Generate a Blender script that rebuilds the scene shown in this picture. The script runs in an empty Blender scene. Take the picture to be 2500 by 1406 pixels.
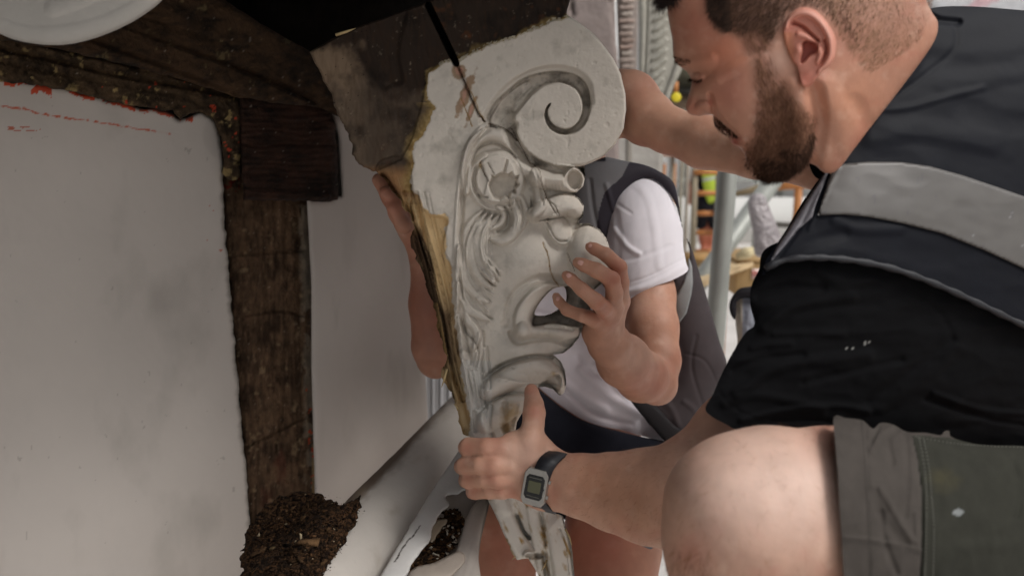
import bpy, math, random
import numpy as np
from mathutils import Vector, Matrix

# ------------------------------------------------------------------ camera, world, light
scene = bpy.context.scene
F = 1900.0; CX = 1250.0; CY = 703.0          # focal length and centre, in photo pixels
CAMZ = 1.5; PITCH = math.radians(10)
cam_d = bpy.data.cameras.new('camera')
cam_d.sensor_width = 36; cam_d.lens = 36 * F / 2500; cam_d.clip_end = 500; cam_d.clip_start = 0.05
cam_d.dof.use_dof = True; cam_d.dof.focus_distance = 1.03; cam_d.dof.aperture_fstop = 3.6
cam = bpy.data.objects.new('camera', cam_d)
scene.collection.objects.link(cam)
cam.location = (0, 0, CAMZ); cam.rotation_euler = (math.radians(90) - PITCH, 0, 0)
scene.camera = cam

SUN_EL = math.radians(50); SUN_AZ = math.radians(118)   # azimuth measured from +Y towards +X
world = bpy.data.worlds.new('World'); scene.world = world; world.use_nodes = True
wn = world.node_tree; wn.nodes.clear()
sky = wn.nodes.new('ShaderNodeTexSky'); sky.sky_type = 'NISHITA'; sky.sun_disc = False
sky.sun_elevation = SUN_EL; sky.sun_rotation = SUN_AZ; sky.dust_density = 4.0; sky.air_density = 1.0; sky.ozone_density = 1.0
hs = wn.nodes.new('ShaderNodeHueSaturation'); hs.inputs['Saturation'].default_value = 0.18
bg = wn.nodes.new('ShaderNodeBackground'); bg.inputs['Strength'].default_value = 0.14
wo = wn.nodes.new('ShaderNodeOutputWorld')
wn.links.new(sky.outputs[0], hs.inputs['Color']); wn.links.new(hs.outputs[0], bg.inputs['Color']); wn.links.new(bg.outputs[0], wo.inputs['Surface'])
sun_d = bpy.data.lights.new('sun', 'SUN'); sun_d.energy = 1.5; sun_d.angle = math.radians(20); sun_d.color = (1.0, 0.965, 0.92)
sun = bpy.data.objects.new('sun', sun_d); scene.collection.objects.link(sun)
sdir = Vector((math.sin(SUN_AZ) * math.cos(SUN_EL), math.cos(SUN_AZ) * math.cos(SUN_EL), math.sin(SUN_EL)))
sun.rotation_euler = sdir.to_track_quat('Z', 'Y').to_euler(); sun.location = (4, -4, 6)
scene.view_settings.view_transform = 'Standard'; scene.view_settings.look = 'None'
scene.view_settings.exposure = -0.12; scene.view_settings.gamma = 1.0
scene.view_settings.use_curve_mapping = False

# ------------------------------------------------------------------ helpers
rng = np.random.default_rng(7); random.seed(7)
cp, sp = math.cos(PITCH), math.sin(PITCH)

def ray(u, v):
    x = (np.asarray(u, float) - CX) / F; y = (CY - np.asarray(v, float)) / F
    return np.stack(np.broadcast_arrays(x, y * sp + cp, y * cp - sp), -1)

def P(u, v, d):
    r = ray(u, v) * np.asarray(d, float)[..., None]
    return r + np.array([0, 0, CAMZ])

def V(u, v, d): return Vector(P(u, v, d))

def noise2(x, y, seed=0):
    xi = np.floor(x).astype(np.int64); yi = np.floor(y).astype(np.int64)
    fx = x - xi; fy = y - yi
    fx = fx * fx * (3 - 2 * fx); fy = fy * fy * (3 - 2 * fy)
    def h(a, b):
        n = (a * 374761393 + b * 668265263 + seed * 144269) & 0xffffffff
        n = ((n ^ (n >> 13)) * 1274126177) & 0xffffffff
        return ((n ^ (n >> 16)) & 0xffff) / 65535.0
    return (h(xi, yi) * (1 - fx) + h(xi + 1, yi) * fx) * (1 - fy) + (h(xi, yi + 1) * (1 - fx) + h(xi + 1, yi + 1) * fx) * fy

def fbm(x, y, sc=1.0, oc=4, seed=0):
    x = np.asarray(x, float) / sc; y = np.asarray(y, float) / sc
    a = 0.5; s = 0; t = 0
    for i in range(oc):
        s = s + a * noise2(x, y, seed + i * 17); t += a; a *= 0.5; x = x * 2.03 + 5.1; y = y * 2.03 + 1.7
    return s / t * 2 - 1            # about -1..1

def smooth(pts, step=6, closed=True):
    p = np.array(pts, float); n = len(p); out = []
    rngi = range(n if closed else n - 1)
    for i in rngi:
        if closed: a, b, c, d = p[(i - 1) % n], p[i], p[(i + 1) % n], p[(i + 2) % n]
        else: a, b, c, d = p[max(i - 1, 0)], p[i], p[i + 1], p[min(i + 2, n - 1)]
        m = max(1, int(np.hypot(*(c[:2] - b[:2])) / step))
        for k in range(m):
            t = k / m
            out.append(0.5 * ((2 * b) + (-a + c) * t + (2 * a - 5 * b + 4 * c - d) * t * t + (-a + 3 * b - 3 * c + d) * t ** 3))
    if not closed: out.append(p[-1])
    return np.array(out)

def linear(pts, step=6, closed=True):
    p = np.array(pts, float); n = len(p); out = []
    for i in range(n if closed else n - 1):
        b, c = p[i], p[(i + 1) % n]; m = max(1, int(np.hypot(*(c - b)) / step))
        for k in range(m): out.append(b + (c - b) * k / m)
    if not closed: out.append(p[-1])
    return np.array(out)

def ragged(poly, amp, sc=25, seed=1):
    u, v = poly[:, 0], poly[:, 1]
    return np.stack([u + amp * fbm(u, v, sc, 4, seed), v + amp * fbm(u, v, sc, 4, seed + 50)], 1)

def inside(u, v, polys):
    u = np.asarray(u); v = np.asarray(v); res = np.zeros(u.shape, bool)
    for p in polys:
        a = p; b = np.roll(p, -1, 0)
        for (x0, y0), (x1, y1) in zip(a, b):
            if y0 == y1: continue
            lo, hi = (y0, y1) if y0 < y1 else (y1, y0)
            m = (v >= lo) & (v < hi)
            if not m.any(): continue
            xi = x0 + (v[m] - y0) * (x1 - x0) / (y1 - y0)
            r = res[m]; r ^= (u[m] < xi); res[m] = r
    return res

def near_seg(u, v, a, b):
    """distance and parameter of points to segments, chunked: returns (dist, seg index, t)"""
    u = np.ravel(u).astype(np.float32); v = np.ravel(v).astype(np.float32); n = len(u)
    D = np.full(n, 1e9, np.float32); I = np.zeros(n, np.int32); T = np.zeros(n, np.float32)
    a = np.asarray(a, np.float32)[:, :2]; b = np.asarray(b, np.float32)[:, :2]
    for i0 in range(0, n, 16384):            # cache-sized chunks
        uc, vc = u[i0:i0 + 16384], v[i0:i0 + 16384]; Dc, Ic, Tc = D[i0:i0 + 16384], I[i0:i0 + 16384], T[i0:i0 + 16384]
        for i in range(len(a)):
            ax, ay = a[i]; dx, dy = b[i] - a[i]; L = dx * dx + dy * dy + np.float32(1e-9)
            x = uc - ax; y = vc - ay; t = (x * dx + y * dy) / L; np.maximum(t, 0, out=t); np.minimum(t, 1, out=t)
            x -= t * dx; y -= t * dy; x *= x; y *= y; x += y
            m = x < Dc; np.copyto(Dc, x, where=m); np.copyto(Tc, t, where=m); Ic[m] = i
    return np.sqrt(D).astype(float), I, T.astype(float)

class Raster:
    """2-D field over photo pixels, sampled bilinearly"""
    def __init__(s, u0, v0, u1, v1, st):
        s.u0, s.v0, s.st = u0, v0, st
        s.nu = int((u1 - u0) / st) + 2; s.nv = int((v1 - v0) / st) + 2
        s.U, s.V = np.meshgrid(u0 + np.arange(s.nu) * st, v0 + np.arange(s.nv) * st)
        s.A = np.zeros(s.U.shape)
    def at(s, u, v, A=None):
        A = s.A if A is None else A
        x = np.clip((np.asarray(u) - s.u0) / s.st, 0, s.nu - 1.001); y = np.clip((np.asarray(v) - s.v0) / s.st, 0, s.nv - 1.001)
        i = x.astype(int); j = y.astype(int); fx = x - i; fy = y - j
        return (A[j, i] * (1 - fx) + A[j, i + 1] * fx) * (1 - fy) + (A[j + 1, i] * (1 - fx) + A[j + 1, i + 1] * fx) * fy

def poisson(polys, st=None):
    allp = np.concatenate(polys); u0, v0 = allp.min(0) - 8; u1, v1 = allp.max(0) + 8
    if st is None: st = max(3.0, max(u1 - u0, v1 - v0) / 170)
    R = Raster(u0 - 2 * st, v0 - 2 * st, u1 + 2 * st, v1 + 2 * st, st)
    M = inside(R.U, R.V, polys).astype(float); M[0] = M[-1] = 0; M[:, 0] = M[:, -1] = 0
    def Aop(x):
        y = 4 * x
        y[1:] -= x[:-1]; y[:-1] -= x[1:]; y[:, 1:] -= x[:, :-1]; y[:, :-1] -= x[:, 1:]
        return y * M
    b = M * st * st; x = np.zeros_like(b); r = b.copy(); p = r.copy(); rs = (r * r).sum(); r0 = rs
    for _ in range(900):
        Ap = Aop(p); al = rs / max((p * Ap).sum(), 1e-30); x += al * p; r -= al * Ap
        rn = (r * r).sum()
        if rn < 1e-9 * r0: break
        p = r + rn / rs * p; rs = rn
    R.A = x
    return R

class Paint:
    """height field painted with carved strokes; + is towards the viewer, in photo pixels"""
    def __init__(s, u0, v0, u1, v1, st): s.R = Raster(u0, v0, u1, v1, st); s.H = s.R.A
    def _box(s, p, pad):
        R = s.R
        i0 = max(0, int((p[:, 0].min() - pad - R.u0) / R.st)); i1 = min(R.nu, int((p[:, 0].max() + pad - R.u0) / R.st) + 2)
        j0 = max(0, int((p[:, 1].min() - pad - R.v0) / R.st)); j1 = min(R.nv, int((p[:, 1].max() + pad - R.v0) / R.st) + 2)
        return slice(j0, j1), slice(i0, i1)
    def stroke(s, pts, h, w=None, prof='round', mode='add', step=5, sm=True):
        p = np.array(pts, float)
        if p.shape[1] == 2: p = np.c_[p, np.full(len(p), w)]
        elif w: p[:, 2] *= w
        if sm and len(p) > 2: p = smooth(p, step, False)
        pad = p[:, 2].max() * (2.6 if prof == 'gauss' else 1.05)
        bx = s._box(p, pad)
        U, Vv = s.R.U[bx], s.R.V[bx]
        if U.size == 0: return
        D, I, T = near_seg(U, Vv, p[:-1], p[1:])
        W = np.maximum(p[I, 2] * (1 - T) + p[I + 1, 2] * T, 0.3); x = (D / W).reshape(U.shape)
        if prof == 'round': f = np.sqrt(np.clip(1 - x * x, 0, 1))
        elif prof == 'flat': f = np.clip(1 - x ** 6, 0, 1)
        elif prof == 'soft': f = np.clip(1 - x * x, 0, 1) ** 2
        else: f = np.exp(-x * x * 1.2)
        H = s.H[bx]
        if mode == 'add': s.H[bx] = H + h * f
        elif mode == 'max': s.H[bx] = np.maximum(H, np.where(f > 0, h * f, -1e9))
        elif mode == 'over': s.H[bx] = H * (1 - f) + h * f
    def region(s, poly, h, soft=0, mode='add', sm=True):
        p = smooth(poly, 5) if sm else np.array(poly, float)
        bx = s._box(p, soft + 4); U, Vv = s.R.U[bx], s.R.V[bx]
        ins = inside(U, Vv, [p])
        D, _, _ = near_seg(U, Vv, p, np.roll(p, -1, 0)); D = D.reshape(U.shape)
        f = np.where(ins, 1 if soft == 0 else np.clip(D / soft, 0, 1), 0.0); f = f * f * (3 - 2 * f)
        H = s.H[bx]
        if mode == 'add': s.H[bx] = H + h * f
        else: s.H[bx] = H * (1 - f) + h * f
    def bump(s, u, v, ru, rv, h, ang=0, prof='gauss'):
        c, n = math.cos(math.radians(ang)), math.sin(math.radians(ang))
        U = s.R.U - u; Vv = s.R.V - v; x = (U * c + Vv * n) / ru; y = (-U * n + Vv * c) / rv; q = x * x + y * y
        s.H += h * (np.exp(-q) if prof == 'gauss' else np.sqrt(np.clip(1 - q, 0, 1)))

# ------------------------------------------------------------------ materials
def srgb(h):
    c = np.array([int(h[i:i + 2], 16) for i in (0, 2, 4)]) / 255.0
    return np.where(c <= 0.04045, c / 12.92, ((c + 0.055) / 1.055) ** 2.4)

def mat(name, col=(0.5, 0.5, 0.5), rough=0.7, vcol=False, nscale=20, namt=0.15, bump=0.0, bscale=200, bdist=0.001, metal=0, sss=0, stretch=None, weave=0, spec=0.5, bump2=0, b2scale=30, sheen=0):
    m = bpy.data.materials.new(name); m.use_nodes = True; nt = m.node_tree; N = nt.nodes; L = nt.links
    b = N['Principled BSDF']; b.inputs['Roughness'].default_value = rough; b.inputs['Metallic'].default_value = metal
    b.inputs['Specular IOR Level'].default_value = spec
    if sheen: b.inputs['Sheen Weight'].default_value = sheen
    tc = N.new('ShaderNodeTexCoord'); mp = N.new('ShaderNodeMapping'); L.new(tc.outputs['Object'], mp.inputs['Vector'])
    if stretch: mp.inputs['Scale'].default_value = stretch
    if vcol:
        a = N.new('ShaderNodeAttribute'); a.attribute_name = 'Col'; src = a.outputs['Color']
    else:
        r = N.new('ShaderNodeRGB'); r.outputs[0].default_value = (*col, 1); src = r.outputs[0]
    n = N.new('ShaderNodeTexNoise'); n.inputs['Scale'].default_value = nscale; n.inputs['Detail'].default_value = 6; L.new(mp.outputs[0], n.inputs['Vector'])
    mr = N.new('ShaderNodeMapRange'); mr.inputs['From Min'].default_value = 0.25; mr.inputs['From Max'].default_value = 0.75
    mr.inputs['To Min'].default_value = 1 - namt; mr.inputs['To Max'].default_value = 1 + namt; L.new(n.outputs['Fac'], mr.inputs['Value'])
    mx = N.new('ShaderNodeVectorMath'); mx.operation = 'SCALE'; L.new(src, mx.inputs[0]); L.new(mr.outputs[0], mx.inputs['Scale'])
    L.new(mx.outputs[0], b.inputs['Base Color'])
    if sss:
        b.inputs['Subsurface Weight'].default_value = sss; b.inputs['Subsurface Radius'].default_value = (1.0, 0.35, 0.2); b.inputs['Subsurface Scale'].default_value = 0.006
    last = None
    if bump:
        n2 = N.new('ShaderNodeTexNoise'); n2.inputs['Scale'].default_value = bscale; n2.inputs['Detail'].default_value = 5; L.new(mp.outputs[0], n2.inputs['Vector'])
        bp = N.new('ShaderNodeBump'); bp.inputs['Strength'].default_value = bump; bp.inputs['Distance'].default_value = bdist
        L.new(n2.outputs['Fac'], bp.inputs['Height']); last = bp
    if bump2:
        n3 = N.new('ShaderNodeTexNoise'); n3.inputs['Scale'].default_value = b2scale; n3.inputs['Detail'].default_value = 3; L.new(mp.outputs[0], n3.inputs['Vector'])
        b3 = N.new('ShaderNodeBump'); b3.inputs['Strength'].default_value = bump2; b3.inputs['Distance'].default_value = bdist * 6
        L.new(n3.outputs['Fac'], b3.inputs['Height'])
        if last: L.new(last.outputs[0], b3.inputs['Normal'])
        last = b3
    if weave:
        w = N.new('ShaderNodeTexWave'); w.inputs['Scale'].default_value = weave; w.bands_direction = 'X'; L.new(tc.outputs['Object'], w.inputs['Vector'])
        w2 = N.new('ShaderNodeTexWave'); w2.inputs['Scale'].default_value = weave; w2.bands_direction = 'Z'; L.new(tc.outputs['Object'], w2.inputs['Vector'])
        ad = N.new('ShaderNodeMath'); L.new(w.outputs['Fac'], ad.inputs[0]); L.new(w2.outputs['Fac'], ad.inputs[1])
        b4 = N.new('ShaderNodeBump'); b4.inputs['Strength'].default_value = 0.25; b4.inputs['Distance'].default_value = 0.0006; L.new(ad.outputs[0], b4.inputs['Height'])
        if last: L.new(last.outputs[0], b4.inputs['Normal'])
        last = b4
    if last: L.new(last.outputs[0], b.inputs['Normal'])
    return m

# ------------------------------------------------------------------ objects
def link_mesh(name, verts, faces, m=None, parent=None, col=None, smoothf=True, **props):
    me = bpy.data.meshes.new(name)
    verts = np.asarray(verts, float)
    if isinstance(faces, list) and len({len(f) for f in faces}) == 1: faces = np.asarray(faces)
    if isinstance(faces, np.ndarray):
        k = faces.shape[1]
        me.vertices.add(len(verts)); me.vertices.foreach_set('co', verts.ravel())
        me.loops.add(faces.size); me.loops.foreach_set('vertex_index', faces.ravel().astype(np.int32))
        me.polygons.add(len(faces)); me.polygons.foreach_set('loop_start', (np.arange(len(faces)) * k).astype(np.int32))
        me.polygons.foreach_set('loop_total', np.full(len(faces), k, np.int32))
        me.update(calc_edges=True)
    else:
        me.from_pydata([tuple(x) for x in verts], [], [tuple(int(i) for i in f) for f in faces])
    me.validate()
    if smoothf: me.polygons.foreach_set('use_smooth', np.ones(len(me.polygons), bool))
    if col is not None:
        c = np.asarray(col, float)
        if c.ndim == 1: c = np.tile(c, (len(verts), 1))
        at = me.color_attributes.new('Col', 'FLOAT_COLOR', 'POINT')
        at.data.foreach_set('color', np.c_[np.clip(c, 0, 1), np.ones(len(c))].ravel())
    if m: me.materials.append(m)
    o = bpy.data.objects.new(name, me); scene.collection.objects.link(o)
    if parent: attach(o, parent)
    for k, x in props.items(): o[k] = x
    return o

def attach(o, parent):
    o.parent = parent
    if o.type == 'MESH' and parent.type == 'EMPTY':      # mesh was built in world space: shift to the parent's origin
        o.matrix_parent_inverse = Matrix.Translation(parent.location).inverted()
    elif parent.type == 'MESH':
        o.matrix_parent_inverse = Matrix.Identity(4)

def thing(name, label, category, loc=(0, 0, 0), group=None, kind=None):
    o = bpy.data.objects.new(name, None); scene.collection.objects.link(o); o.location = loc
    o.empty_display_size = 0.05
    o['label'] = label; o['category'] = category
    if group: o['group'] = group
    if kind: o['kind'] = kind
    return o

def tag(o, label=None, category=None, group=None, kind=None):
    if label: o['label'] = label
    if category: o['category'] = category
    if group: o['group'] = group
    if kind: o['kind'] = kind
    return o

def box(name, lo, hi, m, parent=None, rot=0, col=None, bev=0.0, **k):
    x0, y0, z0 = lo; x1, y1, z1 = hi
    v = np.array([[x, y, z] for x in (x0, x1) for y in (y0, y1) for z in (z0, z1)], float)
    if rot:
        c = v.mean(0); a = rot; M = np.array([[math.cos(a), -math.sin(a), 0], [math.sin(a), math.cos(a), 0], [0, 0, 1]])
        v = (v - c) @ M.T + c
    f = [(0, 1, 3, 2), (4, 6, 7, 5), (0, 4, 5, 1), (2, 3, 7, 6), (0, 2, 6, 4), (1, 5, 7, 3)]
    o = link_mesh(name, v, f, m, parent, col, smoothf=False, **k)
    if bev:
        md = o.modifiers.new('bevel', 'BEVEL'); md.width = bev; md.segments = 2
    return o

def tube(name, pts, r, m, parent=None, n=16, col=None, caps=True, **k):
    pts = [Vector(p) for p in pts]; rs = r if hasattr(r, '__len__') else [r] * len(pts)
    vs = []; fs = []
    ref = Vector((0.13, 0.37, 0.92))
    for i, p in enumerate(pts):
        t = (pts[min(i + 1, len(pts) - 1)] - pts[max(i - 1, 0)]).normalized()
        a = t.cross(ref).normalized(); b = t.cross(a)
        for j in range(n):
            an = 2 * math.pi * j / n; vs.append(p + (a * math.cos(an) + b * math.sin(an)) * rs[i])
    for i in range(len(pts) - 1):
        for j in range(n): fs.append((i * n + j, i * n + (j + 1) % n, (i + 1) * n + (j + 1) % n, (i + 1) * n + j))
    if caps: fs.append(tuple(range(n))[::-1]); fs.append(tuple((len(pts) - 1) * n + j for j in range(n)))
    me = bpy.data.meshes.new(name); me.from_pydata([tuple(v) for v in vs], [], fs)
    for p in me.polygons: p.use_smooth = len(p.vertices) == 4
    if m: me.materials.append(m)
    o = bpy.data.objects.new(name, me); scene.collection.objects.link(o)
    if parent: attach(o, parent)
    for kk, x in k.items(): o[kk] = x
    return o

class Relief:
    """closed solid whose outline is a polygon over photo pixels; front and back surfaces bulge apart from a middle depth"""
    def __init__(s, outline, depth, step=4, k=1.0, cap=None, holes=(), plate=None, back=1.0, paint=None, hfun=None, sm=True, edge=None, backflat=None, body=None, off=0.0):
        s.polys = [smooth(outline, step) if sm else linear(outline, step)] + [smooth(h, step) for h in holes]
        if edge: s.polys[0] = ragged(s.polys[0], *edge)
        s.depth = depth if callable(depth) else (lambda u, v: np.full(np.shape(u), float(depth)))
        s.step, s.k, s.cap, s.plate, s.back, s.paint, s.hfun, s.backflat = step, k, cap, plate, back, paint, hfun, backflat
        s.open = body is not None; s.off = off
        s.phi = (body if isinstance(body, Raster) else poisson([smooth(body, 8)] if body is not None else s.polys)) if not plate else None
        if plate:       # plate = (edge radius px, thickness px)
            p = np.concatenate(s.polys); st = max(3, step)
            R = Raster(p[:, 0].min() - 6, p[:, 1].min() - 6, p[:, 0].max() + 6, p[:, 1].max() + 6, st)
            ins = inside(R.U, R.V, s.polys); a = np.concatenate(s.polys); b = np.concatenate([np.roll(q, -1, 0) for q in s.polys])
            D, _, _ = near_seg(R.U, R.V, a, b); R.A = np.where(ins, D.reshape(R.U.shape), 0); s.dist = R
    def bulge(s, u, v):          # in photo pixels
        if s.plate:
            r, t = s.plate; x = np.clip(s.dist.at(u, v) / r, 0, 1); return t * np.sqrt(np.clip(1 - (1 - x) ** 2, 0, 1))
        h = s.k * np.sqrt(2 * np.clip(s.phi.at(u, v), 0, None))
        if s.cap: h = s.cap * np.tanh(h / s.cap)
        return h
    def hf(s, u, v):
        h = s.bulge(u, v); w = np.clip(h / 6.0, 0, 1)
        if s.paint: h = h + w * s.paint.R.at(u, v)
        if s.hfun: h = h + w * s.hfun(u, v)
        return h
    def front(s, u, v, off=0.0):
        D = s.depth(u, v); return D - s.hf(u, v) * D / F - off - s.off
    def mesh(s):
        st = s.step; p = s.polys[0]; u0, v0 = p.min(0) - st; u1, v1 = p.max(0) + st
        nu = int((u1 - u0) / st) + 2; nv = int((v1 - v0) / st) + 2
        U, W = np.meshgrid(u0 + np.arange(nu) * st, v0 + np.arange(nv) * st)
        cc = inside(U[:-1, :-1] + st / 2, W[:-1, :-1] + st / 2, s.polys)
        idx = np.arange(nu * nv).reshape(nv, nu)
        q = np.stack([idx[:-1, :-1][cc], idx[:-1, 1:][cc], idx[1:, 1:][cc], idx[1:, :-1][cc]], 1)
        cnt = np.zeros(nu * nv, int); np.add.at(cnt, q.ravel(), 1)
        used = np.where(cnt > 0)[0]; bd = cnt[used] < 4
        u = U.ravel()[used].copy(); v = W.ravel()[used].copy()
        a = np.concatenate(s.polys); b = np.concatenate([np.roll(x, -1, 0) for x in s.polys])
        D, I, T = near_seg(u[bd], v[bd], a, b)
        u[bd] = a[I, 0] * (1 - T) + b[I, 0] * T; v[bd] = a[I, 1] * (1 - T) + b[I, 1] * T
        remap = np.full(nu * nv, -1); remap[used] = np.arange(len(used)); q = remap[q]
        h = s.hf(u, v)
        if not s.open: h[bd] = 0
        else: bd = np.zeros(len(u), bool)
        D0 = s.depth(u, v)
        h = h + s.off * F / D0
        fr = P(u, v, D0 - h * D0 / F)
        hb = np.where(bd, 0, np.full(len(u), s.backflat * 1.0) if s.backflat is not None else np.clip(s.bulge(u, v), 0, None) * s.back)
        bk = P(u, v, D0 + hb * D0 / F)
        n = len(u); bi = np.arange(n) + n; bi[bd] = np.where(bd)[0]
        verts = np.concatenate([fr, bk]); faces = np.concatenate([q[:, ::-1], bi[q]])
        keep = np.unique(faces); rm = np.full(2 * n, -1); rm[keep] = np.arange(len(keep))
        uu = np.concatenate([u, u])[keep]; vv = np.concatenate([v, v])[keep]; fb = (keep >= n)
        return verts[keep], rm[faces], uu, vv, fb

def relief_obj(name, R, m, parent=None, color=None, **k):
    vt, fc, u, v, fb = R.mesh()
    col = color(u, v, fb) if callable(color) else color
    return link_mesh(name, vt, fc, m, parent, col, **k)

class Patch(Relief):
    """thin layer lying on another relief's front surface"""
    def __init__(s, base, outline, off=0.002, thick=0.0015, step=5, sm=True, edge=None, paint=None):
        s.base, s.off, s.th = base, off, thick
        s.polys = [smooth(outline, step) if sm else linear(outline, step)]
        if edge: s.polys[0] = ragged(s.polys[0], *edge)
        s.step = step; s.paint = paint
    def front(s, u, v, off=0.0):
        e = s.paint.R.at(u, v) * 0.0004 if s.paint else 0
        return s.base.front(u, v, s.off + off) - e
    def mesh(s):
        f = Relief.__new__(Relief); f.__dict__.update(polys=s.polys, step=s.step, depth=lambda u, v: s.front(u, v, -s.th / 2), back=1.0, hfun=None, paint=None, backflat=None, open=False, off=0.0)
        f.bulge = lambda u, v: np.full(np.shape(u), s.th / 2 * F / 0.8); f.hf = f.bulge
        return f.mesh()

# ------------------------------------------------------------------ smooth implicit bodies
def cone(a, b, ra, rb): return ('c', np.array(a, float), np.array(b, float), float(ra), float(rb))
def chain(pts, smoothen=True):
    """pts: (u, v, depth, radius in photo px)"""
    out = []
    for (u, v, d, r), (u2, v2, d2, r2) in zip(pts[:-1], pts[1:]):
        out.append(cone(P(u, v, d), P(u2, v2, d2), r * d / F, r2 * d2 / F))
    return out

def sd_cone(p, a, b, ra, rb):
    ba = (b - a).astype(np.float32); L2 = float(ba @ ba) + 1e-12
    pa = p - a.astype(np.float32); t = np.clip(pa @ (ba / L2).astype(np.float32), 0, 1)
    pa -= t[..., None] * ba
    return np.sqrt(np.einsum('...i,...i->...', pa, pa)) - (np.float32(ra) + np.float32(rb - ra) * t)

def smin(a, b, k):
    h = np.maximum(k - np.abs(a - b), 0) / k; return np.minimum(a, b) - h * h * k * np.float32(0.25)

def sdf_eval(tree, p, reach):
    """tree: ('g', k, [children]) or cone"""
    if tree[0] == 'c':
        _, a, b, ra, rb = tree
        c = (a + b) / 2; R = np.linalg.norm(b - a) / 2 + max(ra, rb) + reach
        m = ((p[..., 0] - np.float32(c[0])) ** 2 + (p[..., 1] - np.float32(c[1])) ** 2 + (p[..., 2] - np.float32(c[2])) ** 2) < R * R
        if not m.any(): return None
        out = np.full(p.shape[:-1], 1.0, np.float32)
        out[m] = sd_cone(p[m], a, b, ra, rb)
        return out
    acc = None
    for ch in tree[2]:
        d = sdf_eval(ch, p, reach)
        if d is None: continue
        acc = d if acc is None else smin(acc, d, np.float32(tree[1]))
    return acc

def leaves(t):
    if t[0] == 'c': return [t]
    return [x for c in t[2] for x in leaves(c)]

def sdf_mesh(tree, vox=0.0025, B=8):
    ls = leaves(tree); bs = vox * B
    lo = np.min([np.minimum(a - ra, b - rb) for _, a, b, ra, rb in ls], 0) - 0.03
    hi = np.max([np.maximum(a + ra, b + rb) for _, a, b, ra, rb in ls], 0) + 0.03
    nb = np.ceil((hi - lo) / bs).astype(int)
    g = np.stack(np.meshgrid(*[np.arange(n) for n in nb], indexing='ij'), -1).reshape(-1, 3)
    d = sdf_eval(tree, (lo + (g + 0.5) * bs).astype(np.float32), bs * 2 + 0.03)
    g = g[np.abs(d) < bs * 0.9 + 0.012]
    k = np.stack(np.meshgrid(*[np.arange(B + 1)] * 3, indexing='ij'), -1)
    keys = []; poss = []; ed = []; n3 = nb * B + 2
    def key(ix): return (ix[..., 0] * n3[1] + ix[..., 1]) * n3[2] + ix[..., 2]
    for s0 in range(0, len(g), 24):
        gg = g[s0:s0 + 24]; ix = gg[:, None, None, None, :] * B + k[None]
        D = sdf_eval(tree, (lo + ix * vox).astype(np.float32), 0.03)
        if D is None: continue
        D = D.astype(float)
        c = [D[:, i:B + i, j:B + j, l:B + l] for i in (0, 1) for j in (0, 1) for l in (0, 1)]
        C = np.stack(c, -1); neg = C < 0; act = neg.any(-1) & ~neg.all(-1)
        if not act.any(): continue
        Ca = C[act]; base = ix[:, :B, :B, :B][act]
        offs = np.array([(i, j, l) for i in (0, 1) for j in (0, 1) for l in (0, 1)], float)
        acc = np.zeros((len(Ca), 3)); cnt = np.zeros(len(Ca))
        for a in range(8):
            for b in range(a + 1, 8):
                if np.abs(offs[a] - offs[b]).sum() != 1: continue
                m = (Ca[:, a] < 0) != (Ca[:, b] < 0)
                t = Ca[m, a] / (Ca[m, a] - Ca[m, b]); acc[m] += offs[a] + t[:, None] * (offs[b] - offs[a]); cnt[m] += 1
        poss.append(lo + (base + acc / cnt[:, None]) * vox); keys.append(key(base))
        for ax in range(3):
            bidx = 4 if ax == 0 else 2 if ax == 1 else 1
            m = (Ca[:, 0] < 0) != (Ca[:, bidx] < 0); ed.append(np.c_[base[m], np.full(m.sum(), ax), (Ca[m, 0] < 0)])
    keys = np.concatenate(keys); poss = np.concatenate(poss)
    o = np.argsort(keys); keys = keys[o]; poss = poss[o]
    ed = np.concatenate(ed); faces = []
    for ax in range(3):
        e = ed[ed[:, 3] == ax]; b = e[:, :3].astype(np.int64)
        a1 = np.zeros(3, int); a2 = np.zeros(3, int); a1[(ax + 1) % 3] = 1; a2[(ax + 2) % 3] = 1
        q = []
        ok = np.ones(len(b), bool)
        for off in (0 * a1, a1, a1 + a2, a2):
            kk = key(b - off); j = np.searchsorted(keys, kk); j = np.clip(j, 0, len(keys) - 1); ok &= keys[j] == kk; q.append(j)
        q = np.stack(q, 1); fl = e[:, 4] == 1; q[~fl] = q[~fl][:, ::-1]; faces.append(q[ok])
    return poss, np.concatenate(faces)

def pix(p):
    """world -> photo pixel and depth"""
    q = np.asarray(p) - np.array([0, 0, CAMZ]); x = q[..., 0]
    d = q[..., 1] * cp - q[..., 2] * sp; y = q[..., 1] * sp + q[..., 2] * cp
    return CX + F * x / d, CY - F * y / d, d

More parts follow.
